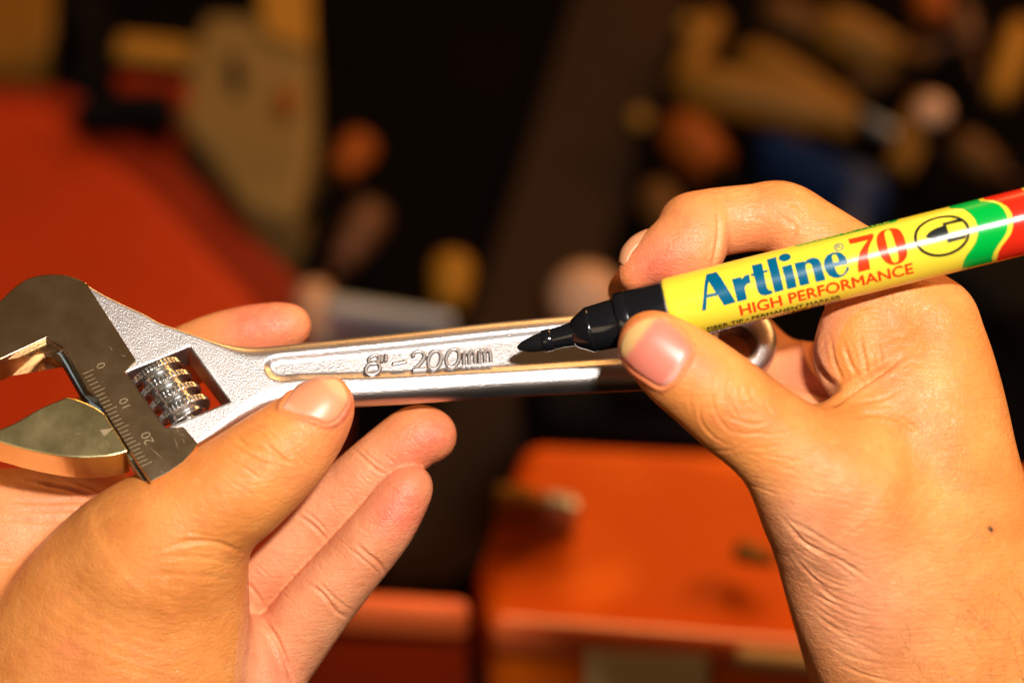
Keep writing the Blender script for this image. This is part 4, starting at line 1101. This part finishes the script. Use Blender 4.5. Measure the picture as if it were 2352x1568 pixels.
for i in range(40):
    cx = random.uniform(300, 1250); cy = random.uniform(100, 1100); ln = random.uniform(90, 220); an = .22 + (cy - 500) / 3500
    cw([(cx - ln / 2, cy - ln / 2 * an), (cx, cy + random.uniform(-6, 6)), (cx + ln / 2, cy + ln / 2 * an)], 2.8, .006)
blR = [(1490, 615, 75, 0, .8, -9, 1.25), (1560, 590, 60, 0, .45, -9, 1.25), (1900, 850, 200, 1, .9, -9, .8), (2000, 780, 160, 1, .75, -9, 1.0), (1850, 860, 60, 0, .35, -9, -.8), (2050, 860, 60, 0, .35),
       (1580, 560, 130, 1, .5, -9, 1.25), (1750, 560, 110, 1, .5, -9, 1.25), (1900, 1300, 150, 1, .7), (1980, 1450, 170, 1, .7), (1820, 1180, 90, 1, .6), (1960, 1130, 70, 0, .2), (1470, 850, 50, 0, .4, .5, 9),
       (1600, 830, 50, 0, .35, .5, 9), (1690, 960, 60, 0, .15, .5, 9), (2274, 1213, 6.0, 2, 1.0), (2278, 1218, 4.0, 2, .8), (2040, 750, 40, 0, .3)]
vd, tintR, NR_ = paint_and_crease(v, fq, crR, blR, 0.0, [(nailR, .8, 9)])
baseR = P(2200, 1560, -1.0)
rh = mesh_obj('hand', vd - baseR, fq, SKIN_R, matrix=M @ Matrix.Translation(Vector(baseR) * .01))
tag(rh, 'right hand gripping the yellow marker between thumb and bent index finger', 'hand', 'hands at work')
set_tint(rh, tintR)
make_nail(nailR, v, fq, rh, baseR, (-.79, -.61), ((.62, .17, .115), (.62, .36, .13), (.72, .46, .38)), .028)
# edge of the index fingernail, behind the fingertip
nv_, nf_, nt_ = [], [], []
pl_ = smooth_pts([(1430, 606), (1440, 580), (1462, 553), (1492, 531)], 6); out = np.array([-.76, -.65])
for i, p in enumerate(pl_):
    t = i / (len(pl_) - 1); hgt = 9 * math.sin(math.pi * (.12 + .88 * t)) ** .6 + 1
    for k in range(13):
        w_ = math.radians(-70 + 140 * k / 12)
        pp = p + out * (hgt + 34 * (math.cos(w_) - 1))
        c_ = P(pp[0], pp[1], -.14 + .42 * math.sin(w_)); nv_.append(c_ - baseR); nt_.append((.62, .27, .13, 1))
for i in range(len(pl_) - 1):
    for k in range(12): nf_.append((i * 13 + k, i * 13 + k + 1, (i + 1) * 13 + k + 1, (i + 1) * 13 + k))
fno = mesh_obj('fingernail', nv_, nf_, NAIL, rh); set_tint(fno, np.array(nt_))
fs_ = fno.modifiers.new('thickness', 'SOLIDIFY'); fs_.thickness = .0012; fs_.offset = 0
# hairs on the wrist
bvh = local_bvh(vd, fq, np.array([2000, 1250]), np.array([2450, 1700]))
hv, hf = [], []
def surf(px, py):
    o = Vector((0, 0, D)); d = (Vector(P(px, py, 0)) - o).normalized()
    hit, n, _, _ = bvh.ray_cast(o, d); return hit, n
for i in range(95):
    x = random.uniform(2050, 2350); y = random.uniform(1300, 1570)
    if x < 2350 - (y - 1270) * 1.1 and random.random() < .75: continue
    ang = math.radians(random.gauss(80 if i % 3 else 35, 14)); ln = random.uniform(22, 70); cv = random.uniform(-.5, .5)
    prev = None; pts = []
    for k in range(7):
        t = k / 6; a_ = ang + cv * t
        xx = x + math.cos(a_) * ln * t; yy = y + math.sin(a_) * ln * t
        hit, n = surf(xx, yy)
        if hit is None: break
        pts.append(np.array(hit + n * (.012 + .05 * math.sin(t * math.pi * .8))))
    if len(pts) < 4: continue
    for k, p in enumerate(pts):
        rad = .0030 * (1 - .75 * k / len(pts))
        for w_ in range(3): hv.append(p - baseR + rad * np.array([math.cos(w_ * 2.094), math.sin(w_ * 2.094), .3 * w_]))
    o = len(hv) - 3 * len(pts)
    for k in range(len(pts) - 1):
        for w_ in range(3):
            hf.append((o + k * 3 + w_, o + k * 3 + (w_ + 1) % 3, o + k * 3 + 3 + (w_ + 1) % 3, o + k * 3 + 3 + w_))
ho = mesh_obj('arm_hair', hv, hf, HAIR, rh); ho['kind'] = 'stuff'
